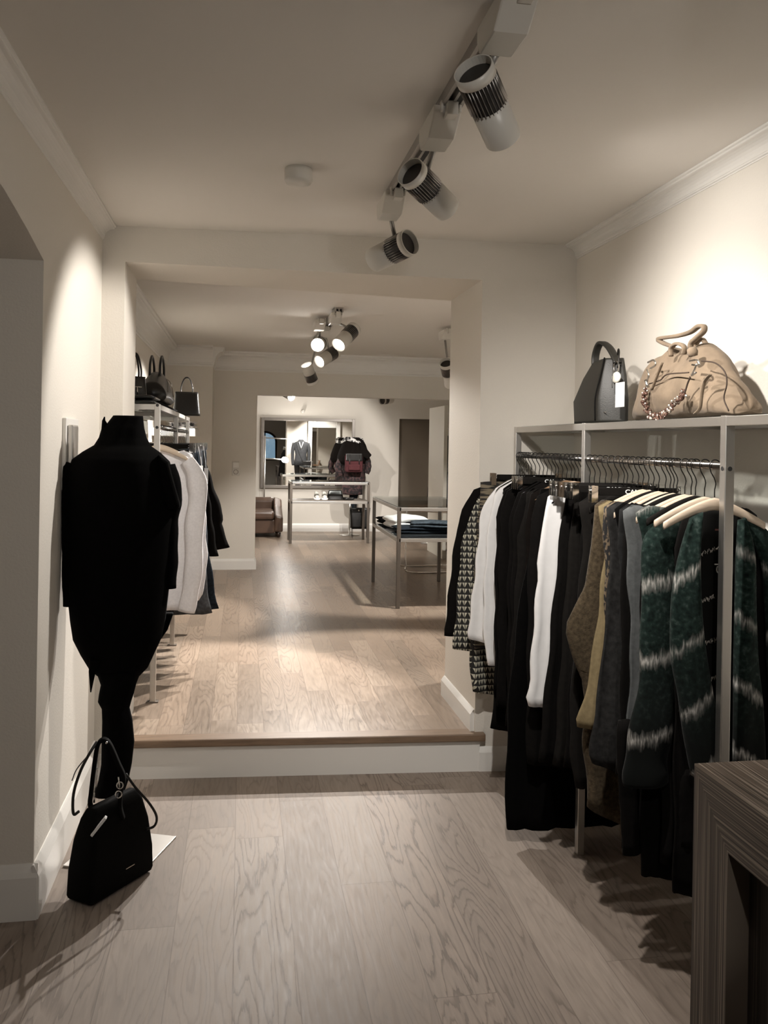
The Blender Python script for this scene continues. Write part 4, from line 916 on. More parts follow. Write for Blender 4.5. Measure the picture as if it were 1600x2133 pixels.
# small white wall shelf with folded scarves past the left rack
b = MB(); b.box((X2L, 7.35, 1.585), (-0.40, 8.25, 1.655)); single('wall_shelf', b, WHT, 'thick white floating shelf on the wall past the left rack', 'shelf', (X2L, 7.8, 1.62), bevel=0.006)
def folded(name, label, cat, mat, c, sz, ang=0, seed=0, layers=3, group=None):
    b = MB(); rnd = random.Random(seed); h = sz[2] / layers
    for k in range(layers):
        rings = []; z = k * h; w_ = sz[0] / 2 * rnd.uniform(0.93, 1.03); d_ = sz[1] / 2 * rnd.uniform(0.93, 1.03); ph = rnd.uniform(0, 6)
        for i in range(13):
            x = -w_ + 2 * w_ * i / 12; e = min(1, (1 - abs(x / w_)) * 5 + 0.35); ring = []
            for q in range(16):
                a = 2 * math.pi * q / 16; ca, sa = math.cos(a), math.sin(a)
                ring.append(Vector((x, math.copysign(abs(ca) ** 0.4, ca) * d_, z + h / 2 + math.copysign(abs(sa) ** 0.6, sa) * h * 0.5 * e + 0.12 * h * math.sin(4 * x / w_ + ph))))
            rings.append(ring)
        b.loft(rings)
    bmesh.ops.transform(b.bm, matrix=Matrix.Translation(Vector(c)) @ Matrix.Rotation(ang, 4, 'Z'), verts=b.bm.verts[:])
    return single(name, b, mat, label, cat, c, group)
folded('scarf', 'black and white folded scarves on the white floating shelf', 'scarf', SCARF, (-0.53, 7.6, 1.656), (0.22, 0.35, 0.05), 0.1, 1)
folded('scarf', 'plain white folded shawl on the far part of the floating shelf', 'scarf', WHITEC, (-0.55, 8.0, 1.656), (0.24, 0.3, 0.07), -0.1, 2)
folded('sweater', 'folded black sweaters lying along the left rack shelf under the bags', 'sweaters', BLACK1, (-0.56, 5.6, 1.737), (0.20, 1.5, 0.035), 0, 4, 2)
folded('case', 'flat black leather case lying at the near end of the left rack shelf', 'case', LEATHB, (-0.59, 4.72, 1.737), (0.26, 0.30, 0.05), 0, 5, 2)

# ------------------------------------------------------------------ bags
def box_bag(base, w, d, h, tw, td, rz, mat, hmat, name, label, handles='tote', hh=0.15, bulge=0.12, group=None, cat='handbag', drop=0.0, hr=0.006, hspan=0.5):
    """tapering bag: base w x d, top tw x td, height h; local x is the long side"""
    t = thing(name, label, cat, base, group, rz); rings = []
    for i in range(11):
        s = i / 10; W = lerp(w, tw, s) / 2; D = lerp(d, td, s) / 2 * (1 + bulge * math.sin(math.pi * s)); ring = []
        for k in range(28):
            a = 2 * math.pi * k / 28; ca, sa = math.cos(a), math.sin(a); e = 0.35
            ring.append(Vector((math.copysign(abs(ca) ** e, ca) * W * (1 + 0.015 * math.sin(5 * s + k)), math.copysign(abs(sa) ** e, sa) * D, s * h - (drop * math.sin(math.pi * (math.copysign(abs(ca) ** e, ca) + 1) / 2) * s ** 3))))
        rings.append(ring)
    b = MB(); b.loft(rings); obj('body', b, mat, t, local=True)
    if handles:
        for s_ in (-1, 1):
            if handles == 'single' and s_ > 0: continue
            y0 = s_ * td * 0.35 if handles != 'single' else 0; a_ = tw * hspan / 2
            pts = [(-a_, y0, h * 0.86), (-a_, y0, h + hh * 0.3), (-a_ * 0.55, y0 * 0.7, h + hh * 0.85), (0, y0 * 0.6, h + hh), (a_ * 0.55, y0 * 0.7, h + hh * 0.85), (a_, y0, h + hh * 0.3), (a_, y0, h * 0.86)]
            b = MB(); b.tube(smoothpath(pts, 5), hr, 8); obj('handle', b, hmat, t, local=True)
    return t
# dark green leather bucket bag
t = thing('handbag', 'dark green leather shoulder bag with white price tag on the right shelf', 'handbag', (1.38, 3.12, SZ + 0.004))
def corner_loft(rows, n=8, e=0.06):
    """rows: list of (z, [A,B,C,D]) plan corners -> rings with softened corners"""
    rings = []
    for z, cs in rows:
        ring = []; m = len(cs)
        for i in range(m):
            p, q, r_ = Vector(cs[i - 1]), Vector(cs[i]), Vector(cs[(i + 1) % m])
            a = q + (p - q).normalized() * min(e, (p - q).length * 0.3) * 0.5; c = q + (r_ - q).normalized() * min(e, (r_ - q).length * 0.3) * 0.5
            for k in range(4):
                f = k / 3; pt = a * (1 - f) ** 2 + q * 2 * f * (1 - f) + c * f * f; ring.append(Vector((pt.x, pt.y, z)))
        rings.append(ring)
    return rings
z0 = SZ + 0.006
rows = []
A, B_, C_, D_ = Vector((1.345, 3.29)), Vector((1.315, 2.99)), Vector((1.42, 2.93)), Vector((1.48, 3.22))
At, Bt, Ct, Dt = Vector((1.375, 3.17)), Vector((1.35, 3.00)), Vector((1.415, 2.965)), Vector((1.445, 3.12))
for s, k, hgt in ((0, 0, 0), (0.01, 0.0, 0.01), (0.35, -0.06, 0.09), (0.75, 0.45, 0.18), (0.95, 0.9, 0.235), (1.0, 1.0, 0.243)):
    rows.append((z0 + hgt, [a.lerp(b_, k) for a, b_ in zip((A, B_, C_, D_), (At, Bt, Ct, Dt))]))
b = MB(); b.loft(corner_loft(rows, e=0.05)); body = obj('body', b, LEATHG, t)
b = MB(); b.tube(smoothpath([(1.31, 2.988, z0 + 0.005), (1.308, 2.985, z0 + 0.09), (1.332, 2.992, z0 + 0.18), (1.349, 3.0, z0 + 0.245)], 6), 0.003, 6); obj('piping', b, SUEDEB, body)
b = MB(); hp = [(1.385, 3.16, z0 + 0.20), (1.385, 3.165, z0 + 0.27), (1.385, 3.12, z0 + 0.315), (1.385, 3.05, z0 + 0.295), (1.385, 2.99, z0 + 0.25), (1.385, 2.965, z0 + 0.222)]
b.tube(smoothpath(hp, 6), 0.01, 10, flat=(0.016, 0.006), up=(1, 0, 0)); obj('handle', b, LEATHG, t)
b = MB()
b.tube([Vector((1.375, 2.955, z0 + 0.205)) + Vector((0, 0.022 * math.cos(a), 0.022 * math.sin(a))) for a in [R(q) for q in range(0, 360, 24)]], 0.003, 6, closed=True); obj('ring', b, CHROME, t)
b = MB(); b.ball((1.365, 2.93, z0 + 0.165), 0.034, (0.25, 1, 0.62), 16); obj('leather_charm', b, CREAMP, t)
b = MB(); b.tube(smoothpath([(1.36, 2.95, z0 + 0.23), (1.352, 2.93, z0 + 0.2), (1.345, 2.92, z0 + 0.15), (1.343, 2.915, z0 + 0.125)], 5), 0.0015, 5); b.tube(smoothpath([(1.40, 3.0, z0 + 0.24), (1.39, 2.97, z0 + 0.275), (1.38, 2.94, z0 + 0.255), (1.37, 2.93, z0 + 0.2)], 5), 0.003, 5); obj('cord', b, BLKMET, t)
pa = atX(1283, 798, 1.343); pc = atX(1300, 847, 1.343)
b = MB(); b.box((1.342, min(pa.y, pc.y), pc.z), (1.344, max(pa.y, pc.y), pa.z)); obj('price_tag', b, PAPER, t)
b = MB(); p = atX(1248, 858, 1.30); b.box((1.338, 2.955, z0 + 0.035), (1.3385, 2.985, z0 + 0.038)); obj('embossed_mark', b, BEADL, t)

# tan suede hobo bag
t = thing('handbag', 'large tan suede bag with beaded strap on the right shelf', 'handbag', (1.42, 2.4, SZ + 0.004))
def XY(u, v, X=1.40): return atX(u, v, X)
XB = 1.415
out = [(1341, 862), (1338, 830), (1345, 800), (1350, 770), (1364, 748), (1392, 738), (1402, 722), (1440, 730), (1466, 712), (1476, 712), (1500, 735), (1530, 778), (1548, 800), (1556, 830), (1562, 858)]
top = sorted([XY(u, v, XB) for u, v in out], key=lambda p: p.y)
y_lo, y_hi = top[0].y, top[-1].y; rings = []
rnd = random.Random(5)
for i in range(31):
    s = i / 30; y = lerp(y_lo, y_hi, s)
    zt2 = prof_at([(p.z, -p.y) for p in top], -y)
    zt2 = None or zt2
    # top height at this y by linear search
    for p, q in zip(top, top[1:]):
        if p.y <= y <= q.y: zt2 = lerp(p.z, q.z, (y - p.y) / max(1e-6, q.y - p.y)); break
    zt2 = max(zt2, z0 + 0.03); wd = 0.095 * (0.45 + 0.55 * math.sin(math.pi * min(1, max(0, s * 1.0)) ) ** 0.5); H = zt2 - z0; ring = []
    for k in range(32):
        a = 2 * math.pi * k / 32; ca, sa = math.cos(a), math.sin(a)
        hz_ = (math.copysign(abs(sa) ** 0.8, sa) + 1) / 2; taper = 1.0 - 0.72 * hz_ ** 1.6
        ring.append(Vector((XB + math.copysign(abs(ca) ** 0.6, ca) * wd * taper * (1 + 0.1 * math.sin(6 * hz_ + 9 * s)), y + 0.012 * mnoise.noise(Vector((s * 6, hz_ * 5, 0))), z0 + H * hz_ + 0.008 * mnoise.noise(Vector((s * 9, hz_ * 4, 2))) * hz_)))
        ring[-1].x += 0.012 * mnoise.noise(Vector((s * 11, hz_ * 7, 5)))
    rings.append(ring)
b = MB(); b.loft(rings); 
for v in b.bm.verts: v.co.z = max(v.co.z, z0)
obj('body', b, SUEDE, t, subsurf=1)
def path_on(pts, X): return [XY(u, v, X) for u, v in pts]
b = MB(); b.tube(smoothpath(path_on([(1402, 722), (1385, 716), (1372, 708), (1380, 704), (1410, 700), (1438, 692), (1455, 680), (1466, 680), (1466, 690), (1450, 705), (1440, 715), (1438, 728)], 1.37), 5), 0.008, 8, flat=(0.009, 0.006)); obj('handle', b, SUEDE, t)
b = MB(); b.tube(smoothpath(path_on([(1398, 742), (1398, 725), (1410, 716), (1425, 722), (1424, 738)], 1.35), 5), 0.006, 8, flat=(0.008, 0.005)); b.tube(smoothpath(path_on([(1448, 732), (1452, 714), (1462, 706), (1470, 716), (1468, 724)], 1.42), 5), 0.006, 8, flat=(0.008, 0.005)); obj('handle', b, SUEDE, t)
b = MB(); b.tube(smoothpath(path_on([(1352, 800), (1375, 792), (1390, 780), (1435, 776)], 1.325), 5), 0.0022, 5); b.tube(smoothpath(path_on([(1462, 752), (1490, 756), (1510, 775), (1514, 800), (1508, 830), (1518, 856)], 1.335), 5), 0.0022, 5); obj('seam', b, SUEDED, t)
b = MB(); b.tube(smoothpath(path_on([(1480, 780), (1468, 795), (1462, 820), (1458, 850), (1448, 862)], 1.318), 5), 0.005, 8, flat=(0.006, 0.002)); obj('lace', b, SUEDE, t); b = MB(); b.tube(smoothpath(path_on([(1380, 755), (1368, 785), (1358, 812)], 1.318), 5), 0.004, 8, flat=(0.005, 0.002)); obj('lace', b, SUEDE, t)
b = MB(); b.lathe([(0.012, 0), (0.016, 0.012), (0.014, 0.024), (0.006, 0.028)], XY(1445, 742, 1.33), 12, Vector((-0.3, 0, 1))); obj('cord_stopper', b, SUEDE, t)
strap = smoothpath(path_on([(1352, 778), (1347, 800), (1343, 825), (1345, 845), (1356, 864), (1372, 866), (1390, 856), (1408, 838), (1425, 820), (1432, 800), (1438, 785)], 1.312), 9)
b = MB(); b.tube(strap, 0.003, 6); st = obj('strap', b, SUEDED, t)
bd = [MB(), MB()]; 
for i, p in enumerate(strap[14:74]):
    for q in range(3):
        o_ = Vector((rnd.uniform(-0.006, 0.003), rnd.uniform(-1, 1) * 0.011, rnd.uniform(-1, 1) * 0.011)); bd[0 if rnd.random() < 0.68 else 1].ball(p + o_, rnd.uniform(0.004, 0.0062), seg=8)
obj('bead_cluster', bd[0], BEAD, st); obj('metal_bead_cluster', bd[1], BEADL, st)
b = MB()
for pts in ([(1350, 755), (1362, 750), (1366, 760), (1355, 768)], [(1437, 752), (1452, 750), (1456, 760), (1442, 760)], [(1452, 758), (1446, 772), (1441, 782), (1450, 776)], [(1348, 770), (1352, 782), (1348, 792)]):
    b.tube(smoothpath(path_on(pts, 1.308), 5), 0.0032, 6)
obj('clasp', b, CHROME, st)
b = MB(); b.tube(smoothpath(path_on([(1346, 792), (1350, 806)], 1.312), 3), 0.006, 10); obj('strap_end', b, CHROME, st)

# bags on the left rack
zs_ = LZ + 0.045
box_bag((-0.60, 4.86, 1.786), 0.13, 0.10, 0.115, 0.115, 0.08, R(20), LEATHB, LEATHB, 'handbag', 'small boxy black handbag with silver T charm on the left rack', 'tote', 0.13, hspan=0.55, hr=0.0055)
tb = [o for o in bpy.data.objects if o.get('label', '').startswith('small boxy')][0]
b = MB(); b.tube([(-0.02, -0.052, 0.055), (0.03, -0.054, 0.055)], 0.003, 6); b.tube([(0.006, -0.054, 0.055), (0.008, -0.056, 0.01)], 0.003, 6); b.tube([(-0.02, -0.055, 0.004), (0.035, -0.056, 0.002)], 0.003, 6); obj('charm', b, CHROME, tb, local=True)
bb = thing('handbag', 'slouchy black bowling bag with zipped flap on the left rack', 'handbag', (-0.53, 5.42, zs_ - 0.005)); rings = []
for i in range(21):
    s = i / 20; y = 5.42 + 0.30 * (s - 0.5) * 2; hgt = 0.20 * (0.35 + 0.65 * math.sin(math.pi * (0.12 + 0.76 * s)) ** 1.2); ring = []
    for k in range(24):
        a = 2 * math.pi * k / 24; ca, sa = math.cos(a), math.sin(a); hz_ = (math.copysign(abs(sa) ** 0.8, sa) + 1) / 2
        ring.append(Vector((-0.53 + math.copysign(abs(ca) ** 0.6, ca) * 0.09 * (1 - 0.5 * hz_ ** 2), y, zs_ - 0.005 + hgt * hz_)))
    rings.append(ring)
b = MB(); b.loft(rings); obj('body', b, LEATHB, bb)
for dx in (-0.03, 0.03):
    b = MB(); b.tube(smoothpath([(-0.53 + dx, 5.28, zs_ + 0.15), (-0.53 + dx, 5.30, zs_ + 0.24), (-0.53 + dx, 5.40, zs_ + 0.29), (-0.53 + dx, 5.52, zs_ + 0.24), (-0.53 + dx, 5.55, zs_ + 0.15)], 5), 0.008, 8); obj('handle', b, LEATHB, bb)
b = MB(); b.tube(smoothpath([(-0.445, 5.20, zs_ + 0.06), (-0.455, 5.3, zs_ + 0.12), (-0.47, 5.42, zs_ + 0.15), (-0.455, 5.55, zs_ + 0.13), (-0.445, 5.62, zs_ + 0.05)], 5), 0.002, 5); obj('zip', b, STEELD, bb)
b = MB(); b.tube([Vector((-0.448, 5.5 + 0.014 * math.cos(a), zs_ + 0.12 + 0.014 * math.sin(a))) for a in [R(q) for q in range(0, 360, 30)]], 0.003, 5, closed=True); obj('ring', b, CHROME, bb)
box_bag((-0.42, 6.55, LZ + 0.003), 0.205, 0.11, 0.18, 0.17, 0.05, R(2), LEATHB, LEATHB, 'handbag', 'structured black leather tote at the far end of the left rack', 'tote', 0.11, hspan=0.5, hr=0.0045, bulge=0.05)

# ------------------------------------------------------------------ dressed mannequin, front left
mq = thing('mannequin', 'mannequin in a black high-collared coat and trousers on a square steel base', 'mannequin', (-0.42, 3.27, 0))
b = MB(); uX, uY = Vector((-0.35, -0.94, 0)).normalized(), Vector((-0.94, 0.35, 0)).normalized(); br = Vector((-0.227, 3.36, 0)); sz_ = 0.30
cs = [br, br + uX * sz_, br + (uX + uY) * sz_, br + uY * sz_]; b.prism([(c.x, c.y) for c in cs], 0.0, 0.007); obj('base_plate', b, STEEL, mq, bevel=0.001)
b = MB(); b.cyl((-0.415, 3.22, 0.006), (-0.415, 3.22, 0.75), 0.012, 14); obj('pole', b, CHROME, mq)
MY = 3.22
def cols(pairs, Y):   # (uL, uR, v) -> (xl, xr, z)
    r_ = []
    for uL, uR, v in pairs:
        a, c = atY(uL, v, Y), atY(uR, v, Y); r_.append((max(a.x, XWL + 0.012), c.x, (a.z + c.z) / 2))
    return r_
def body_loft(secs, Y, dmax, dmul=0.62, seed=0, M=40, fold=0.0, mn=0.03):
    b = MB(); rings = []; fine = []
    for (a, c) in zip(secs, secs[1:]):
        for k in range(4): fine.append(tuple(lerp(a[i], c[i], k / 4) for i in range(3)))
    fine.append(secs[-1])
    for j, (xl, xr, z) in enumerate(fine):
        hw_ = (xr - xl) / 2; cx_ = (xr + xl) / 2; d = min(dmax, max(mn, hw_ * dmul)); ring = []
        for k in range(M):
            a = 2 * math.pi * k / M; f = 1 + fold * math.sin(7 * a + j * 0.13)
            ring.append(Vector((cx_ + math.cos(a) * hw_, Y + math.sin(a) * d * f, z)))
        rings.append(ring)
    b.loft(rings); return b
sec = cols([(236, 298, 866), (222, 300, 884), (212, 301, 892), (206, 306, 912), (196, 315, 928), (172, 335, 942), (150, 352, 958), (140, 362, 985), (136, 368, 1060), (138, 360, 1150), (140, 352, 1230), (146, 345, 1290), (152, 337, 1330), (168, 322, 1362), (186, 308, 1392), (205, 292, 1408)], MY)
coat = obj('coat', body_loft(sec, MY, 0.135, 0.55, fold=0.05), BLACK0, mq)
for side, px in (('l', [(150, 965), (138, 1010), (139, 1100), (143, 1180), (146, 1262)]), ('r', [(350, 968), (358, 1030), (352, 1090), (354, 1160), (352, 1225)])):
    b = sleeve_mb(MY - 0.01, px, 0.042, 0.026 if side == 'r' else 0.024, 0.9)
    for v in b.bm.verts: v.co.x = max(v.co.x, XWL + 0.006)
    obj('sleeve', b, BLACK0, coat)
b = MB(); pts = [atY(u, v, MY - 0.02) for u, v in [(332, 945), (352, 962), (364, 1005), (377, 1052), (372, 1060), (350, 1058), (335, 1000)]]
V1 = [b.bm.verts.new(p + Vector((0, -0.05, 0))) for p in pts]; V2 = [b.bm.verts.new(p + Vector((0, 0.05, 0))) for p in pts]
b.bm.faces.new(V1); b.bm.faces.new(V2[::-1])
for k in range(len(pts)): b.bm.faces.new((V1[k], V1[(k + 1) % len(pts)], V2[(k + 1) % len(pts)], V2[k]))
obj('cape_sleeve', b, BLACK0, coat, bevel=0.01)
b = MB(); b.tube([atY(197, 1375, MY - 0.06), atY(192, 1400, MY - 0.06), atY(189, 1442, MY - 0.06)], [0.018, 0.012, 0.002], 10); obj('coat_tip', b, BLACK0, coat); b = MB(); b.tube([atY(218, 868, MY - 0.01), atY(216, 876, MY - 0.01), atY(222, 900, MY - 0.01)], [0.002, 0.006, 0.02], 8); obj('collar_tip', b, BLACK0, coat)
b = MB(); pts = [atY(u, v, MY + 0.05) for u, v in [(337, 1276), (362, 1276), (350, 1310), (322, 1350), (315, 1300)]]
V1 = [b.bm.verts.new(p + Vector((0, -0.02, 0))) for p in pts]; V2 = [b.bm.verts.new(p + Vector((0, 0.02, 0))) for p in pts]
b.bm.faces.new(V1); b.bm.faces.new(V2[::-1])
for k in range(len(pts)): b.bm.faces.new((V1[k], V1[(k + 1) % len(pts)], V2[(k + 1) % len(pts)], V2[k]))
obj('coat_corner', b, BLACK0, coat, bevel=0.006)
sec = cols([(200, 296, 1395), (210, 284, 1425), (206, 279, 1445), (204, 274, 1460), (212, 270, 1475), (213, 276, 1500), (212, 280, 1545), (211, 275, 1590), (205, 268, 1625), (196, 258, 1655)], MY)
obj('trousers', body_loft(sec, MY, 0.06, 0.75, fold=0.04), BLACK0, mq)

# black suede handbag on the floor in front of it
t = thing('handbag', 'black suede handbag leaning on the floor in front of the mannequin', 'handbag', (-0.41, 3.02, 0.0))
A, B_, C_ = Vector((-0.560, 2.95)), Vector((-0.463, 2.885)), Vector((-0.285, 3.115)); D_ = A + C_ - B_
cen = (A + C_) / 2; ax_ = (C_ - B_).normalized()
def shr(p, kx, ky):
    d = p - cen; u = d.dot(ax_); n = d - ax_ * u; return cen + ax_ * u * kx + n * ky
rows = []
for hgt, kx, ky in ((0.009, 0.97, 0.97), (0.02, 1, 1), (0.10, 0.97, 1.0), (0.20, 0.88, 0.85), (0.27, 0.78, 0.55), (0.30, 0.70, 0.3), (0.305, 0.66, 0.2)):
    rows.append((hgt, [shr(p, kx, ky) for p in (A, B_, C_, D_)]))
b = MB(); b.loft(corner_loft(rows, e=0.03)); bag = obj('body', b, SUEDEB, t)
BY = 2.99
def bp(u, v, y=BY): return atY(u, v, y)
b = MB(); b.tube(smoothpath([bp(197, 1700), bp(188, 1675), bp(190, 1650), bp(196, 1600), bp(203, 1555), bp(214, 1541), bp(228, 1550), bp(246, 1590), bp(258, 1620), bp(252, 1650), bp(250, 1680), bp(256, 1705)], 6), 0.009, 10, flat=(0.015, 0.007)); obj('handle', b, SUEDEB, t)
b = MB(); b.tube(smoothpath([bp(165, 1690, 2.96), bp(153, 1695, 2.96), bp(153, 1655, 2.96), bp(166, 1610, 2.96), bp(185, 1572, 2.96), bp(202, 1545, 2.98)], 6), 0.005, 8); b.tube(smoothpath([bp(150, 1626, 2.96), bp(160, 1602, 2.96), bp(182, 1575, 2.96)], 4), 0.002, 6); b.tube(smoothpath([bp(262, 1612, 3.05), bp(282, 1640, 3.05), bp(310, 1672, 3.06), bp(326, 1700, 3.07), bp(322, 1720, 3.08), bp(304, 1728, 3.08)], 6), 0.0045, 8); obj('shoulder_strap', b, LEATHB, t)
b = MB()
for c0, c1 in ((bp(203, 1600, 2.975), bp(198, 1650, 2.975)), (bp(196, 1650, 2.975), bp(196, 1672, 2.975)), (bp(247, 1618, 2.975), bp(250, 1640, 2.975))): b.tube([c0, c1], 0.0028, 6)
for c in (bp(250, 1636, 2.97), bp(247, 1655, 2.97)): b.tube([c + Vector((0.010 * math.cos(q), 0, 0.012 * math.sin(q))) for q in [R(w_) for w_ in range(0, 360, 30)]], 0.0022, 6, closed=True)
b.ball(bp(222, 1547, 2.975), 0.0045); obj('hardware', b, CHROME, t)
b = MB(); q = bp(207, 1718, 2.93); vs = b.box(q - Vector((0.004, 0.02, 0.036)), q + Vector((0.004, 0.0, 0.036)), Matrix.Rotation(R(38), 3, 'Y')); obj('paper_tag', b, PAPER, t)
b = MB(); m0 = B_.lerp(C_, 0.52); m1 = B_.lerp(C_, 0.68); nn = Vector((C_ - B_).to_3d()).cross(Vector((0, 0, 1))).normalized() * 0.0015
b.box((0, 0, 0), (0.04, 0.001, 0.003)); 
R3 = Matrix.Rotation(math.atan2((C_ - B_).y, (C_ - B_).x), 4, 'Z'); bmesh.ops.transform(b.bm, matrix=Matrix.Translation((m0.x + nn.x, m0.y + nn.y, 0.065)) @ R3, verts=b.bm.verts[:]); obj('metal_mark', b, BEADL, t)

# ------------------------------------------------------------------ striped wood counter
ZCT, YCT, XCT = 0.85, 1.728, 1.006
SX, SY, SZm = stripes('zebrano_across_x', 'X', 0.7), stripes('zebrano_across_y', 'Y', 0.42), stripes('zebrano_across_z', 'Z', 0.42)  # same wood, lit on the worktop copy and shaded on the sides by colour
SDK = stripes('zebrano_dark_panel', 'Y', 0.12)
t = thing('counter', 'dark striped zebrano wood counter at the lower right corner', 'counter', (1.2, 1.2, 0))
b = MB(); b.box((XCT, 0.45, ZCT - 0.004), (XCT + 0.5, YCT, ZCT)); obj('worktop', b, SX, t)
fw = 0.135
b = MB()     # stile (upright) with mitred head
v = [(YCT, 0), (YCT, ZCT - 0.004), (YCT - fw, ZCT - fw), (YCT - fw, 0)]
a_ = [b.bm.verts.new((XCT, y, z)) for y, z in v]; c_ = [b.bm.verts.new((XCT + 0.5, y, z)) for y, z in v]
b.bm.faces.new(a_); b.bm.faces.new(c_[::-1])
for k in range(4): b.bm.faces.new((a_[k], a_[(k + 1) % 4], c_[(k + 1) % 4], c_[k]))
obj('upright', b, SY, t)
b = MB()
v = [(YCT, ZCT - 0.004), (0.45, ZCT - 0.004), (0.45 + fw, ZCT - fw), (YCT - fw, ZCT - fw)]
a_ = [b.bm.verts.new((XCT, y, z)) for y, z in v]; c_ = [b.bm.verts.new((XCT + 0.5, y, z)) for y, z in v]
b.bm.faces.new(a_); b.bm.faces.new(c_[::-1])
for k in range(4): b.bm.faces.new((a_[k], a_[(k + 1) % 4], c_[(k + 1) % 4], c_[k]))
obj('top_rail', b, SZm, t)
b = MB()
v = [(0.45, 0), (0.45, ZCT - 0.004), (0.45 + fw, ZCT - fw), (0.45 + fw, 0)]
a_ = [b.bm.verts.new((XCT, y, z)) for y, z in v]; c_ = [b.bm.verts.new((XCT + 0.5, y, z)) for y, z in v]
b.bm.faces.new(a_); b.bm.faces.new(c_[::-1])
for k in range(4): b.bm.faces.new((a_[k], a_[(k + 1) % 4], c_[(k + 1) % 4], c_[k]))
obj('upright', b, SY, t)
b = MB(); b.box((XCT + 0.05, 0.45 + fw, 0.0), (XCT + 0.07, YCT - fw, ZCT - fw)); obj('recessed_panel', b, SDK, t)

# ------------------------------------------------------------------ display tables
def display_table(name, label, x0, x1, y0, y1, zt_t, zsh, glassmat, shelfmat, s=0.03, zf=STEP):
    t = thing(name, label, 'table', ((x0 + x1) / 2, (y0 + y1) / 2, zf))
    for x in (x0, x1):
        for y in (y0, y1):
            b = MB(); square_tube(b, (x, y, zf), (x, y, zt_t), s); obj('leg', b, STEELD, t, bevel=0.002)
    b = MB()
    for y in (y0, y1): b.box((x0, y - s / 2, zt_t - s), (x1, y + s / 2, zt_t))
    for x in (x0, x1): b.box((x - s / 2, y0, zt_t - s), (x + s / 2, y1, zt_t))
    obj('top_frame', b, STEEL if glassmat is GLASS else STEELD, t, bevel=0.002)
    b = MB()
    for y in (y0, y1): b.box((x0, y - s / 2, zsh - s), (x1, y + s / 2, zsh))
    for x in (x0, x1): b.box((x - s / 2, y0, zsh - s), (x + s / 2, y1, zsh))
    obj('shelf_frame', b, STEEL if glassmat is GLASS else STEELD, t, bevel=0.002)
    b = MB(); b.box((x0 - s / 2 + .002, y0 - s / 2 + .002, zt_t + 0.0005), (x1 + s / 2 - .002, y1 + s / 2 - .002, zt_t + 0.009)); obj('glass_top', b, GLASS, t)
    b = MB(); b.box((x0, y0, zsh + 0.0005), (x1, y1, zsh + 0.008)); obj('shelf_panel', b, shelfmat, t)
    return t
TZ = 1.022
display_table('display_table', 'steel display table with glass top and folded clothes in the middle room', 1.30, 1.965, 6.868, 8.20, TZ, 0.765, GLASS, SMOKE)
display_table('display_table', 'narrow steel display table before the wall mirror holding sneakers and a bag', 0.668, 1.725, 11.40, 11.86, 1.015, 0.755, GLASS, STEELD, 0.034)
zz = 0.775
folded('jeans', 'dark jeans folded lowest in the pile on the middle table shelf', 'jeans', NAVY, (1.62, 7.30, zz), (0.56, 0.34, 0.05), 0.05, 11, 2)
folded('jeans', 'crumpled faded jeans lying on top of the dark folded jeans', 'jeans', NAVYL, (1.70, 7.25, zz + 0.051), (0.46, 0.30, 0.05), -0.2, 12, 2)
folded('sweater', 'white sweater folded on the middle table shelf beside the jeans', 'sweater', WHITEC, (1.50, 7.62, zz), (0.34, 0.30, 0.12), 0.2, 13, 2)
folded('sweater', 'black folded knitwear at the far left of the middle table shelf', 'sweater', BLACK1, (1.47, 8.02, zz), (0.30, 0.28, 0.07), 0.1, 14, 2)
# sneakers
def sneaker():
    t = thing('sneaker', 'x', 'shoe', (0, 0, 0))
    rings = []
    for i in range(15):
        s = i / 14; y = -0.13 + 0.26 * s; w_ = 0.042 * (0.55 + 0.45 * math.sin(math.pi * (0.15 + 0.7 * s))); h = lerp(0.042, 0.10, min(1, max(0, (s - 0.25) / 0.45))) - (0.01 if s > 0.9 else 0); ring = []
        if i == 0: h *= 0.6; w_ *= 0.7
        for k in range(16):
            a = 2 * math.pi * k / 16; ca, sa = math.cos(a), math.sin(a); hz_ = (sa + 1) / 2
            ring.append(Vector((math.copysign(abs(ca) ** 0.6, ca) * w_ * (1 - 0.35 * hz_), y, 0.022 + h * hz_ * 0.9)))
        rings.append(ring)
    b = MB(); b.loft(rings); obj('upper', b, SHOEP, t, local=True)
    b = MB(); rings = []
    for z, k in ((0, 0.97), (0.006, 1.05), (0.022, 1.06), (0.028, 1.0)):
        rings.append([Vector((math.cos(a) * 0.046 * k * (1.0 if math.sin(a) < 0 else 0.85), math.sin(a) * 0.137 * k, z)) for a in [2 * math.pi * q / 24 for q in range(24)]])
    b.loft(rings); obj('sole', b, PAPER, t, local=True)
    b = MB()
    for k in range(5): z = 0.062 + 0.009 * k; b.tube([(-0.018, -0.05 + 0.022 * k, z + 0.004), (0.018, -0.05 + 0.022 * k, z + 0.004)], 0.0022, 5)
    obj('laces', b, PAPER, t, local=True); return t
sA = sneaker(); sB = copy_tree(sA)
sA.location = (1.03, 11.56, 0.764); sB.location = (1.135, 11.56, 0.764); sA['label'] = 'grey patterned sneaker, left of the pair on the back table shelf'; sB['label'] = 'grey patterned sneaker, right of the pair on the back table shelf'
sA['group'] = sB['group'] = 'pair of sneakers on the back table'
box_bag((1.285, 11.60, 0.764), 0.25, 0.16, 0.13, 0.18, 0.08, 0, LEATHB, LEATHB, 'handbag', 'squat black leather bag on the back table shelf beside the sneakers', None)
folded('pouch', 'small black pouch beside the squat bag on the back table shelf', 'pouch', LEATHB, (1.47, 11.55, 0.764), (0.14, 0.12, 0.035), 0.3, 21, 1)
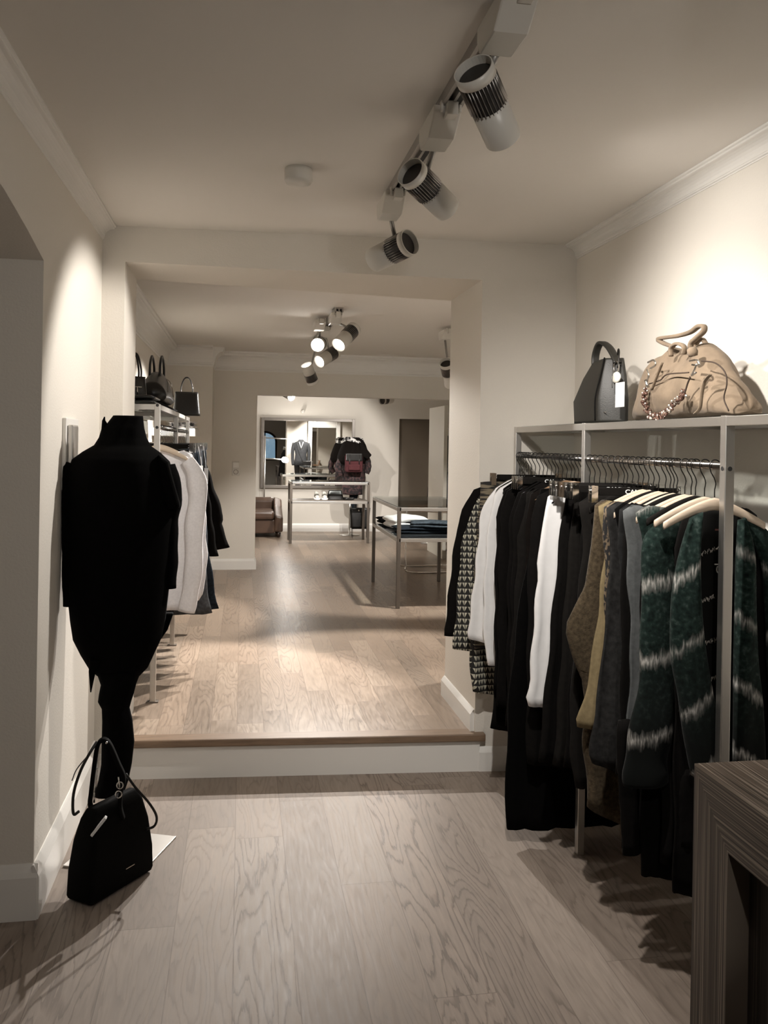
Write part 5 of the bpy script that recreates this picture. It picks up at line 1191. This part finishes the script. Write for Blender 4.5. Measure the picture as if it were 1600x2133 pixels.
# tote on a wire stand
t = thing('display_stand', 'low thin-legged wire stand under the black tote bag', 'stand', (1.70, 12.05, STEP))
b = MB(); b.box((1.58, 11.98, 0.318), (1.82, 12.12, 0.326)); obj('plate', b, BLKMET, t)
for x in (1.59, 1.81):
    for y in (11.99, 12.11):
        b = MB(); b.cyl((x, y, STEP), (x, y, 0.32), 0.004, 8); obj('leg', b, BLKMET, t)
box_bag((1.70, 12.05, 0.328), 0.27, 0.12, 0.29, 0.30, 0.07, 0, LEATHB, LEATHB, 'handbag', 'black leather tote with round handles beside the backpack mannequin', 'tote', 0.13, hspan=0.45, bulge=0.05)
tt = [o for o in bpy.data.objects if o.get('label', '').startswith('black leather tote with round')][0]
b = MB(); b.ball((-0.02, -0.05, 0.255), 0.012, (1, 0.4, 1)); obj('clasp', b, CHROME, tt, local=True)

# ------------------------------------------------------------------ backpack mannequin (seen from behind)
MB_Y = 12.42
mq = thing('mannequin', 'mannequin in a dark floral dress and black wrap with its back turned', 'mannequin', (1.62, MB_Y, STEP))
b = MB(); b.lathe([(0.15, 0), (0.15, 0.008), (0.03, 0.012)], (1.60, MB_Y, STEP), 28); obj('base_plate', b, STEEL, mq)
b = MB(); b.cyl((1.60, MB_Y, STEP + 0.01), (1.60, MB_Y, 0.8), 0.012, 12); obj('pole', b, CHROME, mq)
q = lambda prs: cols(prs, MB_Y)
obj('dress', body_loft(q([(716, 758, 940), (713, 761, 958), (714, 761, 985), (713, 761, 1000), (712, 760, 1006), (712, 759, 1015), (714, 757, 1030)]), MB_Y, 0.16, 0.7, fold=0.05), FLORAL, mq)
obj('leggings', body_loft(q([(728, 748, 1025), (731, 744, 1040), (732, 743, 1060), (731, 742, 1086)]), MB_Y, 0.05, 0.8, mn=0.02), NAVY, mq)
wr = obj('wrap', body_loft(q([(724, 748, 911), (718, 757, 917), (712, 762, 926), (707, 766, 938), (703, 768, 950), (702, 764, 960), (706, 760, 966)]), MB_Y, 0.19, 0.75, fold=0.05), BLACK2, mq)
b = MB(); pts = [atY(u, v, MB_Y - 0.12) for u, v in [(748, 920), (760, 930), (774, 948), (766, 957), (752, 950)]]
V1 = [b.bm.verts.new(p + Vector((0, -0.03, 0))) for p in pts]; V2 = [b.bm.verts.new(p + Vector((0, 0.1, 0))) for p in pts]
b.bm.faces.new(V1); b.bm.faces.new(V2[::-1])
for k in range(5): b.bm.faces.new((V1[k], V1[(k + 1) % 5], V2[(k + 1) % 5], V2[k]))
obj('wrap_corner', b, BLACK2, wr, bevel=0.01)
b = MB(); c = atY(736, 917, MB_Y)
b.tube([c + Vector((0.13 * math.cos(a), 0.10 * math.sin(a), -0.01 + 0.03 * math.sin(2 * a))) for a in [2 * math.pi * k / 20 for k in range(20)]], 0.032, 10, closed=True); obj('scarf', b, SCARF, mq)
for px in ([(712, 950), (706, 968), (705, 980), (711, 990)], [(761, 945), (766, 962), (767, 975), (763, 986)]):
    obj('sleeve', sleeve_mb(MB_Y - 0.03, px, 0.05, 0.045, 1.0), FLORAL, mq)
t = thing('backpack', 'burgundy backpack worn by the back-room mannequin', 'backpack', (1.62, MB_Y - 0.2, 1.0))
a = atY(719, 946, MB_Y - 0.20); c = atY(755, 984, MB_Y - 0.20)
b = MB(); b.box((a.x, MB_Y - 0.26, c.z), (c.x, MB_Y - 0.15, a.z)); bd_ = obj('body', b, BURG, t, bevel=0.03)
b = MB(); b.box((a.x + 0.01, MB_Y - 0.275, a.z - 0.10), (c.x - 0.01, MB_Y - 0.14, a.z + 0.012)); obj('flap', b, LEATHB, t, bevel=0.015)
b = MB(); b.box((a.x + 0.045, MB_Y - 0.285, c.z + 0.03), (c.x - 0.045, MB_Y - 0.25, c.z + 0.12)); obj('pocket', b, BURG, t, bevel=0.012)
for s_ in (-1, 1):
    b = MB(); xm = (a.x + c.x) / 2 + s_ * 0.07; b.tube([(xm, MB_Y - 0.27, a.z), (xm, MB_Y - 0.28, c.z + 0.04)], 0.006, 6); obj('strap', b, LEATHB, t)

# ------------------------------------------------------------------ blazer mannequin seen only in the mirror
t = thing('mannequin', 'mannequin in a fitted grey blazer seen in the wall mirror', 'mannequin', (1.45, 4.85, STEP))
bx, by = 1.45, 4.85
def ring_loft(rows, cx, cy, M=32):
    b = MB(); b.loft([[Vector((cx + ox + math.cos(2 * math.pi * k / M) * w_, cy + math.sin(2 * math.pi * k / M) * d_, z)) for k in range(M)] for z, w_, d_, ox in rows]); return b
obj('blazer', ring_loft([(1.62, 0.05, 0.05, 0), (1.575, 0.09, 0.07, 0), (1.54, 0.185, 0.08, 0), (1.45, 0.18, 0.10, 0), (1.25, 0.135, 0.09, 0), (1.12, 0.15, 0.10, 0), (0.98, 0.175, 0.11, 0)], bx, by), GREYD, t)
for s_ in (-1, 1):
    b = MB(); b.tube(smoothpath([(bx + s_ * 0.165, by, 1.53), (bx + s_ * 0.20, by, 1.38), (bx + s_ * 0.205, by, 1.2), (bx + s_ * 0.19, by + 0.03, 0.98)], 5), [lerp(0.048, 0.034, k / 15) for k in range(16)], 12); obj('sleeve', b, GREYD, t)
    b = MB(); b.tube([(bx + s_ * 0.08, by, 1.02), (bx + s_ * 0.075, by, 0.65), (bx + s_ * 0.07, by, 0.28)], [0.085, 0.06, 0.045], 14); obj('trouser_leg', b, BLACK3, t)
b = MB(); b.tube([(bx - 0.05, by + 0.095, 1.56), (bx, by + 0.11, 1.40), (bx + 0.05, by + 0.095, 1.56)], 0.012, 6); obj('lapel', b, PAPER, t)
b = MB(); b.cyl((bx, by, STEP), (bx, by, 1.0), 0.012, 10); b.lathe([(0.15, 0), (0.15, 0.008), (0.02, 0.01)], (bx, by, STEP), 24); obj('stand', b, CHROME, t)
box_bag((bx + 0.14, by + 0.15, 0.93), 0.20, 0.07, 0.16, 0.22, 0.06, 0, LEATHB, LEATHB, 'handbag', 'small black crossbody bag on the blazer mannequin in the mirror', None)
ct = [o for o in bpy.data.objects if o.get('label', '').startswith('small black crossbody')][0]
b = MB(); b.tube(smoothpath([(-0.11, 0, 0.14), (-0.22, 0.02, 0.40), (-0.30, -0.02, 0.66)], 5), 0.004, 6); b.tube(smoothpath([(0.11, -0.02, 0.14), (0.02, -0.2, 0.4), (-0.26, -0.16, 0.66)], 5), 0.004, 6); obj('strap', b, LEATHB, ct, local=True)

# ------------------------------------------------------------------ armchair, floor lamp, cantilever chair
t = thing('armchair', 'low brown leather armchair half hidden behind the pillar', 'armchair', (0.2, 12.45, STEP))
xl, xr = -0.18, 0.60
b = MB(); b.extrude([(0, 0), (0.0, -0.28), (0.12, -0.28), (0.12, 0.02), (0.06, 0.05)], (xl, 12.66, 0.68), (xr - 0.12, 12.66, 0.68), (0, 1, 0), (0, 0, 1)); obj('backrest', b, BRNLEA, t, bevel=0.03)
b = MB()
side = [(12.10, 0.26), (12.10, 0.50), (12.20, 0.53), (12.50, 0.62), (12.66, 0.72), (12.80, 0.72), (12.80, 0.26)]
a_ = [b.bm.verts.new((xr - 0.12, y, z)) for y, z in side]; c_ = [b.bm.verts.new((xr, y, z - (0.03 if z > 0.3 else 0))) for y, z in side]
b.bm.faces.new(a_); b.bm.faces.new(c_[::-1])
for k in range(7): b.bm.faces.new((a_[k], a_[(k + 1) % 7], c_[(k + 1) % 7], c_[k]))
obj('arm', b, BRNLEA, t, bevel=0.022)
b = MB(); b.box((xl, 12.10, 0.24), (xr - 0.115, 12.72, 0.44)); obj('base', b, BRNLEA, t, bevel=0.02)
b = MB(); b.box((xl, 12.06, 0.44), (xr - 0.125, 12.64, 0.56)); obj('seat_cushion', b, BRNLEA, t, bevel=0.035)
for x, y in ((xr - 0.06, 12.15), (xl + 0.05, 12.15), (xr - 0.06, 12.70), (xl + 0.05, 12.70)):
    b = MB(); b.tube([(x, y, STEP), (x, y, 0.25)], [0.022, 0.036], 12); obj('leg', b, WOODD, t)
t = thing('floor_lamp', 'slim chrome floor lamp with two glowing bulbs behind the armchair', 'floor lamp', (0.30, 12.52, STEP))
px_ = 0.345
t.location = (px_, 12.84, STEP)
b = MB(); b.lathe([(0.13, 0), (0.13, 0.012), (0.02, 0.02)], (px_, 12.79, STEP), 28); obj('base', b, CHROME, t)
b = MB(); b.cyl((px_, 12.84, STEP + 0.01), (px_, 12.84, 1.64), 0.012, 12); obj('pole', b, STEEL, t)
for z, xe, rad in ((1.285, 0.66, 0.036), (1.60, 0.765, 0.042)):
    b = MB(); b.tube([(px_, 12.84, z + 0.01), (xe - 0.05, 12.72, z)], 0.007, 8); a = obj('arm', b, STEEL, t)
    b = MB(); b.ball((xe, 12.70, z - 0.01), rad, seg=18); obj('bulb', b, BULB, a)
    ld = bpy.data.lights.new('bulb_glow', 'POINT'); ld.energy = 4 * K3; ld.color = SPOT_COL; ld.shadow_soft_size = 0.045
    lo = bpy.data.objects.new('bulb_light', ld); C.objects.link(lo); lo.parent = t; lo.location = (xe - px_, 12.63 - 12.84, z - 0.01 - STEP)
t = thing('cantilever_chair', 'chrome tube chair with tan leather straps behind the glass-topped table', 'chair', (2.0, 9.0, STEP))
for y in (8.72, 9.2):
    b = MB(); b.tube(smoothpath([(2.35, y, 1.02), (2.30, y, 0.86), (2.24, y, 0.83), (1.80, y, 0.845), (1.73, y, 0.80), (1.725, y, 0.5), (1.73, y, 0.27), (1.79, y, STEP + 0.015), (2.33, y, STEP + 0.015)], 6), 0.0105, 10); obj('side_frame', b, CHROME, t)
    b = MB(); b.box((1.84, y - 0.022, 0.855), (2.28, y + 0.022, 0.872)); obj('armrest', b, TANLEA, t, bevel=0.004)
b = MB(); b.cyl((2.33, 8.72, STEP + 0.015), (2.33, 9.2, STEP + 0.015), 0.0105, 10); b.cyl((1.79, 8.74, 0.62), (1.79, 9.18, 0.62), 0.009, 10); obj('cross_bar', b, CHROME, t)
b = MB(); b.box((1.78, 8.75, 0.61), (2.26, 9.17, 0.635)); obj('seat', b, TANLEA, t, bevel=0.006)
b = MB(); b.box((2.29, 8.75, 0.80), (2.315, 9.17, 1.02), Matrix.Rotation(R(12), 3, 'Y')); obj('backrest', b, TANLEA, t, bevel=0.006)
# dark garments in the back room at the right edge of the doorway
t = thing('dress', 'long black dress hanging at the right edge of the back room', 'dress', (2.46, 10.9, 1.7))
b = MB(); l = [(2.50, 1.62), (2.49, 1.45), (2.46, 1.1), (2.42, 0.72)]; r = [(2.78, 1.62), (2.8, 1.45), (2.82, 1.1), (2.84, 0.72)]
b.loft(body_rings(2.65, 10.9, l, r, 1.70, 0.70, 0.05, 0.02, seed=5)); obj('skirt', b, BLACK2, t)
t = thing('clothes_rail', 'thin steel rail holding the long black dress in the back room', 'clothes rail', (2.65, 10.9, STEP))
b = MB(); b.cyl((2.65, 10.6, 1.76), (2.65, 11.3, 1.76), 0.012, 12); obj('rail', b, STEEL, t)
for y in (10.6, 11.3):
    b = MB(); b.cyl((2.65, y, STEP), (2.65, y, 1.76), 0.012, 12); obj('post', b, STEEL, t)
    b = MB(); b.cyl((2.45, y, STEP + 0.01), (2.85, y, STEP + 0.01), 0.012, 10); obj('foot', b, STEEL, t)
put_hanger(H_DRK, 2.65, 10.9, 1.772, 'black hanger holding the long black dress in the back room', None)
for pr in (H_PALE, H_BRN, H_DRK, H_CAM, H_BRZ, H_CLIP, H_WIRE):
    if pr.name not in used_proto:
        for ch in [o for o in bpy.data.objects if o.parent == pr or (o.parent and o.parent.parent == pr)]: bpy.data.objects.remove(ch)
        bpy.data.objects.remove(pr)
